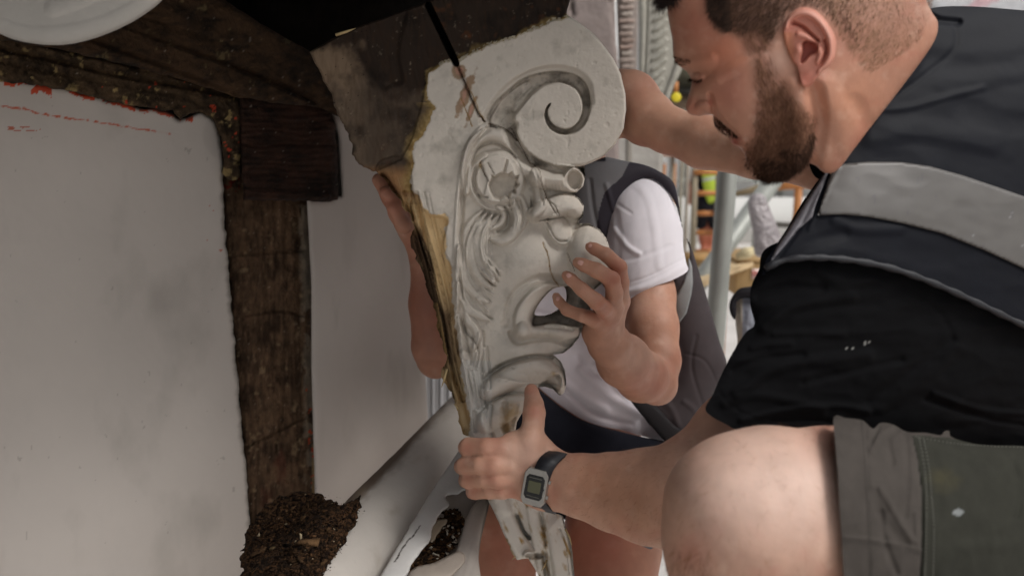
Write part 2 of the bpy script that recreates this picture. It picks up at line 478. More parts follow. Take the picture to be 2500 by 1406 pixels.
def strands(name, region, front, n, length, direc, width, m, parent, colr, lift=0.5, seed=3, dens=None, segs=3, jit=0.35, holes=()):
    """short hairs rooted on a surface: tapered ribbons. length, width in photo px; direc(u,v)->angle degrees (0 = +u, 90 = down)"""
    r = np.random.default_rng(seed); poly = smooth(region, 6); u0, v0 = poly.min(0); u1, v1 = poly.max(0)
    uu = r.uniform(u0, u1, n * 6); vv = r.uniform(v0, v1, n * 6); ok = inside(uu, vv, [poly] + [smooth(h, 6) for h in holes])
    if dens is not None: ok &= r.uniform(0, 1, len(uu)) < dens(uu, vv)
    uu = uu[ok][:n]; vv = vv[ok][:n]; N = len(uu)
    ang = np.radians(direc(uu, vv) + r.normal(0, 1, N) * 57 * jit * 0.5); L = length * r.uniform(0.55, 1.25, N); w = width * r.uniform(0.6, 1.2, N)
    cur = r.normal(0, 0.5, N)
    vs = []; cu, cv = uu.copy(), vv.copy(); dd = front(uu, vv)
    mpp = dd / F
    for k in range(segs + 1):
        t = k / segs; wk = w * (1 - t) + 0.15
        nx, ny = -np.sin(ang), np.cos(ang)
        de = dd - L * lift * mpp * (t ** 0.8) * 0.8 if lift else dd
        de = np.minimum(de, dd - 0.0004)
        vs.append(P(cu + nx * wk / 2, cv + ny * wk / 2, de)); vs.append(P(cu - nx * wk / 2, cv - ny * wk / 2, de))
        cu = cu + np.cos(ang) * L / segs; cv = cv + np.sin(ang) * L / segs; ang = ang + cur / segs
    Vv = np.stack(vs, 1).reshape(-1, 3); nk = 2 * (segs + 1)
    base = np.arange(N)[:, None] * nk
    fs = np.concatenate([base + np.array([2 * k, 2 * k + 1, 2 * k + 3, 2 * k + 2]) for k in range(segs)])
    c = colr(uu, vv, r); c = np.repeat(c, nk, 0)
    return link_mesh(name, Vv, fs, m, parent, c)
# ================================================================== THE BUILDING ON THE LEFT
WA = math.radians(35); WN = np.array([math.cos(WA), -math.sin(WA), 0.0]); WT = np.array([math.sin(WA), math.cos(WA), 0.0])
A0 = P(580, 700, 1.3)
def wall_d(off=0.0, slope=0.0):
    c = (A0 + WN * off - np.array([0, 0, CAMZ])) @ WN
    def f(u, v):
        d = c / (ray(u, v) @ WN)
        return d
    return f
def on_wall(u, v, off=0.0): return P(u, v, wall_d(off)(np.asarray(u, float), np.asarray(v, float)))

M_plaster = mat('painted_plaster', vcol=True, rough=0.75, nscale=6, namt=0.05, bump=0.25, bscale=60, bdist=0.0015, bump2=0.25, b2scale=8)
M_wood = mat('weathered_timber', vcol=True, rough=0.9, nscale=50, namt=0.3, bump=0.8, bscale=140, bdist=0.003, bump2=0.6, b2scale=40, spec=0.2)
M_dirt = mat('rotten_debris', vcol=True, rough=1.0, nscale=120, namt=0.4, bump=0.8, bscale=300, bdist=0.003, spec=0.1)
M_paint = mat('flaking_paint', vcol=True, rough=0.85, nscale=14, namt=0.06, bump=0.5, bscale=190, bdist=0.0009, bump2=0.22, b2scale=45, spec=0.2)

def mixc(a, b, t): t = np.clip(t, 0, 1)[..., None]; return a * (1 - t) + b * t
def crack_lines(lines, u, v, width):
    m = np.zeros(np.shape(u))
    for ln in lines:
        p = ragged(smooth(ln, 4, False), 3, 12, 9)
        D, _, _ = near_seg(u, v, p[:-1], p[1:])
        w = width * (0.55 + 0.9 * np.abs(fbm(u, v, 9, 3, 4)).ravel())
        m = np.maximum(m, np.clip((w - D) / 1.2 + 0.5, 0, 1).reshape(np.shape(u)))
    return m

building = thing('timber_building', 'pale plastered timber frame building wall with dark rotten post and overhang, filling the left side', 'building', tuple(P(580, 1100, 1.4)))

GREY = srgb('bab2ab') ; ORANGE = srgb('c84a28'); UNDER = srgb('5d564c')
left_outline = [(-160, 150), (0, 178), (60, 196), (160, 215), (250, 238), (340, 262), (400, 268), (440, 290), (500, 272), (530, 300), (540, 340), (546, 400), (546, 520), (556, 640), (566, 760), (575, 860), (586, 980), (598, 1120), (612, 1290), (624, 1470), (620, 1560), (-160, 1560)]
R_left = Relief(left_outline, wall_d(0.0), step=3, plate=(14, 12), backflat=16, sm=False, edge=(5, 22, 3),
                hfun=lambda u, v: 2.6 * fbm(u, v, 240, 3, 5) + 0.35 * fbm(u, v, 30, 3, 8) - 9 * np.clip(1 - np.hypot((u - 545) / 50, (v - 330) / 60), 0, 1))
def col_left(u, v, fb):
    c = np.tile(GREY, (len(u), 1)) * (1 + 0.03 * fbm(u, v, 150, 4, 2))[:, None]
    c = mixc(c, srgb('857f77'), np.clip(0.6 * fbm(u * 0.9, v * .5, 90, 5, 12) - 0.12, 0, 1)); c = mixc(c, srgb('b3aca6'), np.clip(fbm(u, v * .4, 50, 5, 112) - 0.2, 0, 1) * .6)
    c = mixc(c, srgb('6f6860'), (fbm(u, v * .5, 13, 4, 116) > .68) * .35)
    up = np.interp(u, [-160, 0, 160, 340, 440, 540], [150, 178, 215, 262, 285, 300]) ; dd = v - up
    n = fbm(u, v, 16, 4, 21)
    orange = ((dd < 22 + 26 * n) & (u < 125) & (u > 10)) | ((dd < 8 + 18 * n) & (u > 165) & (u < 330)) | ((dd < 4 + 20 * n) & (u > 330) & (u < 470))
    c[orange] = ORANGE * (0.75 + 0.35 * n[orange, None])
    ck = crack_lines([[(0, 258), (60, 268), (110, 280), (180, 290), (250, 300), (320, 312), (415, 328)], [(-20, 262), (40, 262), (90, 276), (150, 288)]], u, v, 2.6)
    c = mixc(c, srgb('b5583c'), ck * np.clip(fbm(u, v, 9, 3, 33) * 3 + 1.0, 0.1, 1))
    spots = ((np.abs(v - 315) < 5) & (u < 100) & (fbm(u * 0.35, v, 5, 3, 41) > 0.05)) | ((np.abs(v - 349 + 2 * fbm(u, v, 20, 2, 5)) < 2.2) & (u > 300) & (u < 380) & (fbm(u * 0.3, v, 3, 3, 44) > 0.25)) | ((u > 505) & (v < 620) & (fbm(u * .5, v, 9, 3, 48) > 0.66))
    c[spots] = srgb('a8604a')
    sp = (fbm(u, v, 9, 2, 66) > 0.93); c[sp] = UNDER
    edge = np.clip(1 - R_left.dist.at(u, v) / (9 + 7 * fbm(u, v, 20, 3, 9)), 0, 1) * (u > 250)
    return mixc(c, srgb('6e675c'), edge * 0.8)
relief_obj('plaster_panel', R_left, M_plaster, building, col_left)

right_outline = [(748, 470), (835, 480), (825, 330), (800, 250), (1130, 250), (1130, 560), (1085, 640), (1040, 700), (1036, 860), (1046, 1040), (1004, 1110), (930, 1200), (880, 1275), (770, 1290), (766, 1100), (760, 900), (760, 700)]
R_right = Relief(right_outline, wall_d(0.0), step=5, plate=(12, 10), backflat=16, sm=False, hfun=lambda u, v: 4 * fbm(u, v * 0.35, 90, 3, 15) + 0.4 * fbm(u, v, 30, 3, 8))
def col_right(u, v, fb):
    c = np.tile(srgb('b9b0a9'), (len(u), 1)) * (1 + 0.04 * fbm(u, v * 0.3, 90, 4, 2))[:, None]
    st = np.clip(fbm(u, v * 0.18, 34, 4, 25) - 0.15, 0, 1) * np.clip(1 - np.abs(v - 800) / 420, 0, 1)
    return mixc(c, srgb('7f7468'), st * 0.8)
relief_obj('plaster_panel', R_right, M_plaster, building, col_right)

# --- timber: colour by grain
def wood_col(base, dark, light, gu, gv, seed, flake=None, fl_t=0.5):
    def f(u, v, fb):
        g = fbm(u * gu, v * gv, 10, 4, seed); b = fbm(u, v, 55, 4, seed + 5)
        c = np.tile(srgb(base), (len(u), 1)); c = mixc(c, srgb(dark), np.clip(0.42 + 0.9 * g + 0.9 * b, 0, 1)); c = mixc(c, srgb(light), np.clip(fbm(u * gu, v * gv, 6, 4, seed + 9) - 0.35, 0, 1) * 1.3)
        if flake is not None:
            c = mixc(c, srgb(flake), np.clip((fbm(u, v, 20, 5, seed + 3) - fl_t) * 8, 0, 1) * 0.8)
        c = mixc(c, srgb('a79a8c'), (fbm(u, v, 9, 4, seed + 13) > 0.66) * 0.35)
        return c
    return f
post_outline = [(540, 250), (590, 236), (640, 230), (760, 300), (762, 480), (765, 640), (768, 800), (772, 960), (776, 1080), (782, 1200), (800, 1330), (820, 1500), (600, 1560), (622, 1440), (611, 1290), (597, 1120), (585, 980), (574, 860), (563, 720), (555, 620), (546, 480), (544, 380)]
pp = Paint(520, 220, 840, 1500, 3)
for a in range(22):
    uu = 560 + 9.5 * a; off = (a * 37) % 23
    pp.stroke([(uu - 6, 240 + off * 8), (uu + 2 + off * .4, 560), (uu + 12, 900), (uu + 26 + off * .3, 1420)], -2.2 - (a % 3), 2.6 + a % 3)
for ln in ([(645, 660), (650, 740), (648, 762)], [(560, 625), (640, 618), (750, 610)], [(600, 770), (680, 758), (740, 770)], [(660, 860), (690, 960), (672, 1100)], [(700, 830), (690, 900)], [(600, 1090), (680, 1050), (760, 1010)]):
    pp.stroke(ln, -9, 4)
pp.stroke([(590, 240), (592, 420), (588, 620)], -9, 7); pp.stroke([(745, 500), (748, 800), (755, 1190)], 6, 9); pp.stroke([(560, 260), (566, 420), (572, 620)], 6, 14)
pp.bump(680, 960, 34, 130, -10); pp.bump(640, 1180, 40, 90, -6)
R_post = Relief(post_outline, wall_d(-0.055), step=3, plate=(26, 30), backflat=80, paint=pp, edge=(4, 16, 31), hfun=lambda u, v: 5.5 * fbm(u * 1.7, v * 0.45, 26, 5, 77) + 2.5 * fbm(u, v, 14, 4, 79))
def col_post(u, v, fb):
    c = wood_col('5d4836', '33251a', '85705a', 1.6, 0.4, 71, '7b6850', 0.40)(u, v, fb)
    t = np.clip(1 - np.abs(u - (742 + (v - 500) * 0.03)) / (20 + 12 * fbm(u, v, 30, 4, 5)), 0, 1) * (v > 500)
    c = mixc(c, srgb('8c8171'), t * 0.7 * (fbm(u, v * 0.4, 14, 4, 6) > -0.15))
    lt = (np.abs(u - (770 + (v - 1100) * 0.02)) < 9) & (v > 1085); c[lt] = srgb('a58b5f') * (0.8 + 0.3 * fbm(u[lt] * 2, v[lt] * .3, 10, 3, 3))[:, None]
    o = (np.abs(u - (754 + (v - 970) * 0.05)) < 5.5) & (v > 950) & (v < 1180) & (fbm(u, v, 9, 3, 8) > 0.33); c[o] = srgb('c8461f')
    o2 = (u < 585) & (v > 380) & (v < 470) & (fbm(u, v, 12, 3, 18) > 0.1); c[o2] = srgb('6a2a1c')
    rd = np.clip(fbm(u, v * 0.5, 38, 4, 92) - 0.2, 0, 1) * (v > 1000); c = mixc(c, srgb('5a2a20'), rd)
    return c
relief_obj('post', R_post, M_wood, building, col_post)

# --- beam end sticking out over the post
be = Paint(560, 220, 850, 520, 2)
for k in range(16):
    y = 262 + 15 * k; be.stroke([(585, y), (660, y + 5 * math.sin(k)), (740, y + 6), (822, y + 4 * math.cos(k * 2))], -3.2, 2.5 + k % 3)
be.stroke([(590, 352), (640, 360), (700, 352), (820, 358)], -9, 4); be.stroke([(592, 470), (660, 478), (800, 476)], 5, 9)
R_be = Relief([(584, 236), (700, 232), (800, 250), (818, 300), (824, 400), (825, 488), (808, 494), (700, 491), (640, 490), (594, 488), (588, 380)], wall_d(0.02), step=3, plate=(16, 20), backflat=120, paint=be, sm=False, edge=(4, 16, 19), hfun=lambda u, v: 4 * fbm(u * 0.4, v * 1.8, 24, 5, 37))
relief_obj('beam_end', R_be, M_wood, building, wood_col('36231a', '1a110c', '4e3325', 0.35, 1.8, 121))

# --- mouldy rail over the panel, then the dark bressummer and joists above
lr = Paint(-180, 60, 620, 400, 3)
for ln, h in (([(0, 118), (150, 150), (300, 185), (420, 205), (560, 232)], -10), ([(0, 150), (200, 190), (380, 222), (530, 262)], -5), ([(100, 120), (240, 150), (330, 175)], 6)): lr.stroke(ln, h, 8)
R_rail = Relief([(-180, 62), (0, 90), (120, 112), (240, 140), (380, 172), (480, 205), (560, 228), (584, 260), (588, 330), (585, 430), (548, 430), (540, 340), (512, 286), (470, 276), (440, 292), (418, 268), (392, 272), (360, 262), (300, 256), (180, 226), (60, 206), (-180, 172)],
                wall_d(0.012), step=3, plate=(10, 18), backflat=60, paint=lr, edge=(7, 18, 41), hfun=lambda u, v: 7 * fbm(u, v, 30, 5, 57) + 3 * fbm(u, v, 9, 3, 58))
def col_rail(u, v, fb):
    c = wood_col('463727', '241b12', '6e5b40', 0.8, 0.9, 131, '8a7750', 0.34)(u, v, fb)
    o = (fbm(u, v, 18, 4, 201) > 0.55) & (v > 200); c[o] = srgb('a03a24')
    return c
relief_obj('rail', R_rail, M_wood, building, col_rail)
ub = Paint(-200, -120, 900, 330, 3)
for k in range(14):
    ub.stroke([(-150 + 40 * k, -110 + 12 * k), (150 + 35 * k, 10 + 9 * k), (480 + 20 * k, 130 + 8 * k), (830, 250 + 3 * k)], -4, 3 + k % 3)
ub.stroke([(120, 60), (340, 140), (560, 222), (700, 290)], -14, 6)
R_up = Relief([(-220, -160), (300, -160), (480, -40), (640, 60), (760, 130), (850, 190), (850, 300), (780, 262), (640, 246), (585, 240), (540, 226), (440, 194), (300, 158), (120, 116), (-220, 66)],
              wall_d(0.05), step=4, plate=(20, 30), backflat=120, paint=ub, sm=False, edge=(5, 30, 51), hfun=lambda u, v: 6 * fbm(u * 0.8, v, 40, 5, 67))
relief_obj('beam', R_up, M_wood, building, wood_col('3d2c1d', '1d150e', '5c452b', 0.6, 1.2, 141, '5f5238', 0.45))

# overhang above (floor boards and joists) that keeps the left side in shade
M_dark = mat('void_black_timber', col=tuple(srgb('120e0a')), rough=1.0, nscale=30, namt=0.5, bump=0.8, bscale=60, bdist=0.004, spec=0.1)  # near-black colour stands in for the shade of the void under the overhang
def wpt(s, off, z): return tuple((A0 + WT * s + WN * off)[:2]) + (z,)
def wall_box(name, s0, s1, o0, o1, z0, z1, m, parent=building, **k):
    v = np.array([wpt(s, o, z) for s in (s0, s1) for o in (o0, o1) for z in (z0, z1)])
    f = [(0, 1, 3, 2), (4, 6, 7, 5), (0, 4, 5, 1), (2, 3, 7, 6), (0, 2, 6, 4), (1, 5, 7, 3)]
    return link_mesh(name, v, f, m, parent, None, smoothf=False, **k)
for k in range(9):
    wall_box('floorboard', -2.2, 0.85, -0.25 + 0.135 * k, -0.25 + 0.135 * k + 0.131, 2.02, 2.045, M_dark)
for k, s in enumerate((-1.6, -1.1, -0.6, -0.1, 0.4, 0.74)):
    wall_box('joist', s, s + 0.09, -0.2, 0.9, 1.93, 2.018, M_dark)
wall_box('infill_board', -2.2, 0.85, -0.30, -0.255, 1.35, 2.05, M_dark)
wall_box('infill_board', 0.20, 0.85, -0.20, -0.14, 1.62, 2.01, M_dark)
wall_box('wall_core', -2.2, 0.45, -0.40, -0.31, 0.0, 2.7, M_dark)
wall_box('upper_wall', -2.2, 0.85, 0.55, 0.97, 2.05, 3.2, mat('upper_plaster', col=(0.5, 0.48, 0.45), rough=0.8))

# --- rounded base moulding running along the foot of the wall
TA, TB, TR = P(1120, 1055, 1.50), P(810, 1420, .98), .059
TD = (TB - TA) / np.linalg.norm(TB - TA)
class Roll:
    def hits(s, u, v):
        r = ray(u, v); o = np.array([0, 0, CAMZ]) - TA; rp = r - (r @ TD)[..., None] * TD; op = o - (o @ TD) * TD
        return (rp @ op) ** 2 - (rp ** 2).sum(-1) * (op @ op - TR * TR) > 0
    def front(s, u, v, off=0.0):          # ray against the roll
        r = ray(u, v); o = np.array([0, 0, CAMZ]) - TA; rp = r - (r @ TD)[..., None] * TD; op = o - (o @ TD) * TD
        A = (rp ** 2).sum(-1); B = rp @ op; C = op @ op - TR * TR; q = np.clip(B * B - A * C, 0, None); return (-B - np.sqrt(q)) / A - off
R_tor = Roll()
tv, tf = sdf_mesh(('g', .01, [cone(TA - TD * .25, TB + TD * .35, TR, TR)]), .006)
tu_, tvv_, td_ = pix(tv)
tv = tv + (0.0022 * fbm(tu_, tvv_, 60, 4, 91) + .0008 * fbm(tu_, tvv_, 14, 3, 92))[:, None] * np.array([0, -.4, .9])
def col_tor(u, v):
    c = np.tile(srgb('bab4ad'), (len(u), 1)) * (1 + 0.05 * fbm(u, v, 70, 4, 2))[:, None]
    lx = np.interp(v, [990, 1110, 1180, 1250, 1300, 1560], [1075, 975, 912, 836, 748, 480]); e = u - lx
    c = mixc(c, srgb('5e4e40'), np.clip(1 - e / (24 + 26 * fbm(u, v, 20, 4, 7)), 0, 1) * 0.9)
    c = mixc(c, srgb('8d7f6c'), np.clip(fbm(u, v, 46, 4, 17) - 0.22, 0, 1) * 0.9)
    return c
link_mesh('base_moulding', tv, tf, M_paint, building, col_tor(tu_, tvv_))

# --- heap of rotten wood and dirt on the moulding
hp_out = [(600, 1300), (650, 1235), (700, 1208), (745, 1200), (800, 1215), (830, 1228), (860, 1222), (884, 1205), (880, 1240), (868, 1275), (850, 1300), (838, 1330), (812, 1365), (790, 1400), (770, 1440), (700, 1500), (600, 1500), (590, 1400)]
heap_d = lambda u, v: np.where(R_tor.hits(u, v), np.minimum(np.interp(v, [1200, 1500], [1.17, 1.0]), R_tor.front(u, v) + .008), np.interp(v, [1200, 1500], [1.17, 1.0]))
_hr = Raster(560, 1170, 930, 1530, 4); _hr.A = heap_d(_hr.U, _hr.V)
for _ in range(60):
    _a = np.pad(_hr.A, 1, 'edge'); _hr.A = (_a[1:-1, 1:-1] * 2 + _a[:-2, 1:-1] + _a[2:, 1:-1] + _a[1:-1, :-2] + _a[1:-1, 2:]) / 6
_m = heap_d(_hr.U, _hr.V)
for _ in range(11):
    _a = np.pad(_m, 1, 'edge'); _m = np.minimum.reduce([_m, _a[:-2, 1:-1], _a[2:, 1:-1], _a[1:-1, :-2], _a[1:-1, 2:]])
_hr.A = _m
for _ in range(30):
    _a = np.pad(_hr.A, 1, 'edge'); _hr.A = (_a[1:-1, 1:-1] * 2 + _a[:-2, 1:-1] + _a[2:, 1:-1] + _a[1:-1, :-2] + _a[1:-1, 2:]) / 6
_hr.A = np.minimum(_hr.A, heap_d(_hr.U, _hr.V))
R_heap = Relief(hp_out, lambda u, v: _hr.at(u, v), step=3, k=0.45, edge=(12, 12, 61), hfun=lambda u, v: 13 * fbm(u, v, 42, 5, 97) + 7 * fbm(u, v, 10, 3, 98))
DC = np.array([srgb(h) for h in ('2c2018', '3a2a1c', '1d150f', '4a3524', '241a14', '5a442f')])
def col_heap(u, v, fb):
    n = fbm(u, v, 8, 3, 5); i = np.clip((n * 0.5 + 0.5) * 6, 0, 5).astype(int); return DC[i]
relief_obj('debris_heap', R_heap, M_dirt, None, col_heap, kind='stuff', label='dark heap of crumbled rotten wood and dirt at the foot of the post', category='debris')
# loose crumbs and splinters
def crumbs(name, pts, parent=None, **k):
    V_, F_, C_ = [], [], []; b = 0
    for (p, s, el, c, ax) in pts:
        q = rng.normal(size=(8, 3)) * 0.18 + np.array([[x, y, z] for x in (-1, 1) for y in (-1, 1) for z in (-1, 1)]) * 0.5
        q[:, 2] *= 0.6; q[:, 0] *= el
        M = np.array(Matrix.Rotation(ax[0], 3, Vector(ax[1:]).normalized())); V_.append(p + (q * s) @ M.T)
        F_.append(np.array([(0, 1, 3, 2), (4, 6, 7, 5), (0, 4, 5, 1), (2, 3, 7, 6), (0, 2, 6, 4), (1, 5, 7, 3)]) + b); b += 8; C_.append(np.tile(c, (8, 1)))
    return link_mesh(name, np.concatenate(V_), np.concatenate(F_), M_dirt, parent, np.concatenate(C_), smoothf=False, **k)
pts = []
poly = smooth(hp_out, 8)
UU = rng.normal(750, 95, 4600); VV = rng.normal(1330, 95, 4600); DD, _, _ = near_seg(UU, VV, poly, np.roll(poly, -1, 0)); II = inside(UU, VV, [poly])
D1 = R_heap.front(UU, VV); D2 = R_tor.front(UU, VV)
for i in range(4600):
    u, v, ins = UU[i], VV[i], II[i]
    if not ins and (DD[i] > 34 or v < 1190 or u < 640 or rng.uniform() < DD[i] / 34 + 0.5): continue
    d = D1[i] if ins else D2[i]
    s = min(0.0034, 0.0007 / max(rng.uniform(), .04) ** .6) * (1 if ins else rng.uniform(.2, .5)); c = DC[rng.integers(5)] * rng.uniform(0.5, 1.2)
    if rng.uniform() < 0.012: c = srgb('a8977c') * rng.uniform(0.4, 1.0); s *= 1.3
    pts.append((P(u, v, d - 0.002 * rng.uniform(0, 1)), s, rng.uniform(1, 1.8) if rng.uniform() < 0.94 else rng.uniform(3, 6), c, rng.normal(size=4) * 2))
for i in range(16):
    k = rng.integers(len(UU)); 
    if not II[k]: continue
    c = srgb(['6a543c', '5b4530', '7d6a4e', '4a3828'][rng.integers(4)]) * rng.uniform(.6, 1.1); pts.append((P(UU[k], VV[k], D1[k] - 0.004), rng.uniform(.004, .008), rng.uniform(1.2, 3), c, rng.normal(size=4) * 2))
crumbs('loose_crumbs', pts, None, kind='stuff', label='scattered brown crumbs and splinters lying on the dirt heap and moulding', category='debris')

bmd = lambda off: (lambda u, v: np.interp(v, [1100, 1250, 1400, 1560], [1.21, 1.07, .95, .86]) + off)
# --- broken white board and torn plaster below the held bracket
bm = thing('broken_moulding', 'broken white moulding with a dirt filled hole beneath the lower hand', 'moulding', tuple(P(1080, 1300, 1.15)))
R_b0 = Relief([(1175, 1085), (1200, 1120), (1198, 1210), (1172, 1330), (1168, 1420), (1170, 1560), (900, 1560), (985, 1420), (1050, 1290), (1110, 1170), (1130, 1120)], bmd(.055), step=4, plate=(20, 26), backflat=30, hfun=lambda u, v: -16 * np.exp(-(((u - 1085) / 50) ** 2 + ((v - 1300) / 60) ** 2)))
relief_obj('back_layer', R_b0, M_paint, bm, lambda u, v, fb: np.tile(srgb('9a928b'), (len(u), 1)) * (1 + 0.06 * fbm(u * 2, v * 0.5, 18, 4, 3))[:, None])
R_b1 = Relief([(1112, 1112), (1126, 1098), (1135, 1130), (1150, 1180), (1120, 1205), (1088, 1212), (1096, 1232), (1072, 1258), (1056, 1290), (1050, 1318), (1038, 1334), (1010, 1370), (994, 1406), (975, 1450), (900, 1560), (840, 1560), (925, 1410), (985, 1310), (1045, 1212), (1085, 1152)], bmd(0), step=3, k=0.55, backflat=10, edge=(2.5, 12, 71), hfun=lambda u, v: 1.5 * fbm(u, v, 25, 4, 3))
def col_b1(u, v, fb):
    c = np.tile(srgb('cfcdca'), (len(u), 1)) * (1 + 0.04 * fbm(u, v, 30, 4, 2))[:, None]
    ck = crack_lines([[(962, 1372), (985, 1335), (1005, 1310), (1025, 1285)]], u, v, 2.0)
    return mixc(c, srgb('4a423c'), ck)
relief_obj('moulding_edge', R_b1, M_paint, bm, col_b1)
R_b2 = Relief([(1192, 1216), (1176, 1290), (1168, 1350), (1176, 1440), (1175, 1560), (1040, 1560), (1075, 1430), (1115, 1340), (1140, 1262), (1165, 1222)], bmd(0), step=4, k=0.6, hfun=lambda u, v: 3 * fbm(u * 2.2 + v * 0.6, v * 0.3, 20, 3, 5))
relief_obj('fluted_moulding', R_b2, M_paint, bm, lambda u, v, fb: np.tile(srgb('aaa39c'), (len(u), 1)) * (1 + 0.10 * fbm(u * 2.4 + v * 0.7, v * 0.3, 16, 4, 3))[:, None])
R_b4 = Relief([(1000, 1396), (1060, 1372), (1120, 1345), (1135, 1370), (1090, 1420), (1040, 1480), (960, 1500)], bmd(-.015), step=4, k=0.5)
relief_obj('moulding_shard', R_b4, M_paint, bm, lambda u, v, fb: np.tile(srgb('a0968c'), (len(u), 1)) * (1 + 0.08 * fbm(u, v, 18, 4, 3))[:, None])
R_b3 = Relief([(1044, 1296), (1062, 1270), (1082, 1262), (1084, 1246), (1120, 1246), (1130, 1270), (1124, 1304), (1100, 1344), (1066, 1370), (1010, 1396), (985, 1410), (1000, 1374), (1030, 1330)], bmd(.03), step=3, k=0.12, edge=(5, 10, 73), hfun=lambda u, v: 7 * fbm(u, v, 16, 4, 7))
R_b3_o = relief_obj('dirt_fill', R_b3, M_dirt, bm, col_heap); R_b3_o['kind'] = 'stuff'
pts = []
poly = smooth(R_b3.polys[0], 8)
UU = rng.uniform(985, 1132, 900); VV = rng.uniform(1240, 1408, 900); II = inside(UU, VV, [poly]); D1 = R_b3.front(UU, VV)
for i in range(900):
    u, v = UU[i], VV[i]
    if not II[i]: continue
    d = D1[i]
    c = DC[rng.integers(6)] * rng.uniform(0.6, 1.5); s = rng.uniform(0.002, 0.0045)
    if rng.uniform() < 0.1: c = srgb('c9bfae') * rng.uniform(0.7, 1.0)
    pts.append((P(u, v, d - 0.002), s, rng.uniform(1, 2), c, rng.normal(size=4) * 2))
crumbs('dirt_crumbs', pts, bm, kind='stuff')
R_b5 = Relief([(1046, 1288), (1066, 1270), (1092, 1268), (1084, 1284), (1070, 1300), (1062, 1318), (1050, 1322)], bmd(.015), step=3, k=0.5, edge=(3, 9, 4))
relief_obj('plaster_flake', R_b5, M_paint, bm, srgb('a89a86'))

# white folds of sheeting beyond the end of the wall
ws = Paint(1020, 850, 1120, 1040, 2)
for k in range(7): ws.stroke([(1036 + 10 * k, 860), (1037 + 10 * k, 1030)], 7 if k % 2 == 0 else 3, 4.5)
R_ws = Relief([(1026, 860), (1120, 850), (1120, 1040), (1030, 1040)], 1.95, step=3, plate=(8, 8), paint=ws, sm=False)
relief_obj('hanging_sheet', R_ws, M_plaster, None, lambda u, v, fb: np.tile(srgb('b8b8ba'), (len(u), 1)), label='white fluted sheet hanging past the far end of the left wall', category='sheet')

# carved scroll of the next bracket, hanging in the top left corner
sc = Paint(-120, -150, 460, 140, 3)
sc.stroke([(-60, 40), (60, 84), (200, 76), (320, 30), (380, -20)], 4, 22); sc.stroke([(130, 20), (190, 0), (230, -20)], 5, 22)
R_v2 = Relief([(-100, 20), (-40, 62), (20, 92), (80, 107), (140, 111), (200, 103), (260, 84), (310, 62), (350, 38), (385, 12), (405, -14), (430, -80), (400, -220), (-100, -220)], 0.82, step=4, k=0.35, paint=sc, edge=(1.0, 30, 3))
relief_obj('carved_scroll', R_v2, M_paint, None, lambda u, v, fb: np.tile(srgb('b6b2ac'), (len(u), 1)) * (1 + 0.05 * fbm(u, v, 45, 4, 3))[:, None], label='pale rounded carved scroll hanging in the top left corner', category='carved bracket')
# ================================================================== THE CARVED BRACKET
br = Paint(735, -60, 1545, 1480, 1.6)
BOX_OUT = [(755, 128), (800, 100), (850, 76), (905, 55), (960, 36), (1050, 2), (1110, -30), (1385, -50), (1392, 0), (1384, 36), (1400, 46), (1440, 76), (1470, 106), (1496, 142), (1516, 182), (1527, 230), (1529, 270), (1522, 315), (1503, 352), (1474, 382), (1445, 398), (1427, 404),
           (1429, 432), (1424, 455), (1408, 470), (1402, 477), (1416, 485), (1426, 503), (1423, 528), (1412, 545), (1438, 545), (1464, 560), (1482, 584), (1490, 612), (1488, 650), (1476, 688), (1455, 706), (1440, 716), (1442, 760), (1425, 792), (1420, 806), (1412, 826), (1396, 846), (1376, 862),
           (1352, 866), (1368, 880), (1380, 905), (1383, 932), (1378, 958), (1366, 966), (1350, 950), (1330, 944), (1312, 946), (1300, 956), (1294, 964), (1290, 985), (1275, 1008), (1262, 1030), (1258, 1060), (1275, 1110), (1300, 1160), (1330, 1215), (1342, 1244), (1352, 1252), (1374, 1258), (1380, 1285), (1392, 1312), (1398, 1350), (1402, 1400), (1402, 1480),
           (1330, 1480), (1318, 1410), (1290, 1362), (1262, 1366), (1250, 1352), (1232, 1308), (1212, 1262), (1192, 1222), (1170, 1150), (1160, 1100), (1146, 1064), (1130, 1060), (1118, 1010), (1100, 960), (1080, 922), (1084, 890), (1092, 880), (1080, 840), (1068, 800), (1058, 740), (1042, 700), (1024, 650), (1008, 600), (1002, 580), (1012, 560), (1002, 530), (980, 495), (955, 462), (932, 432), (918, 420), (893, 408), (876, 402), (862, 372), (850, 340), (835, 300), (818, 262), (808, 230), (790, 198), (775, 165)]
MOUTH = [(1306, 768), (1312, 748), (1330, 724), (1350, 706), (1370, 700), (1380, 704), (1383, 730), (1374, 746), (1352, 762), (1330, 770)]
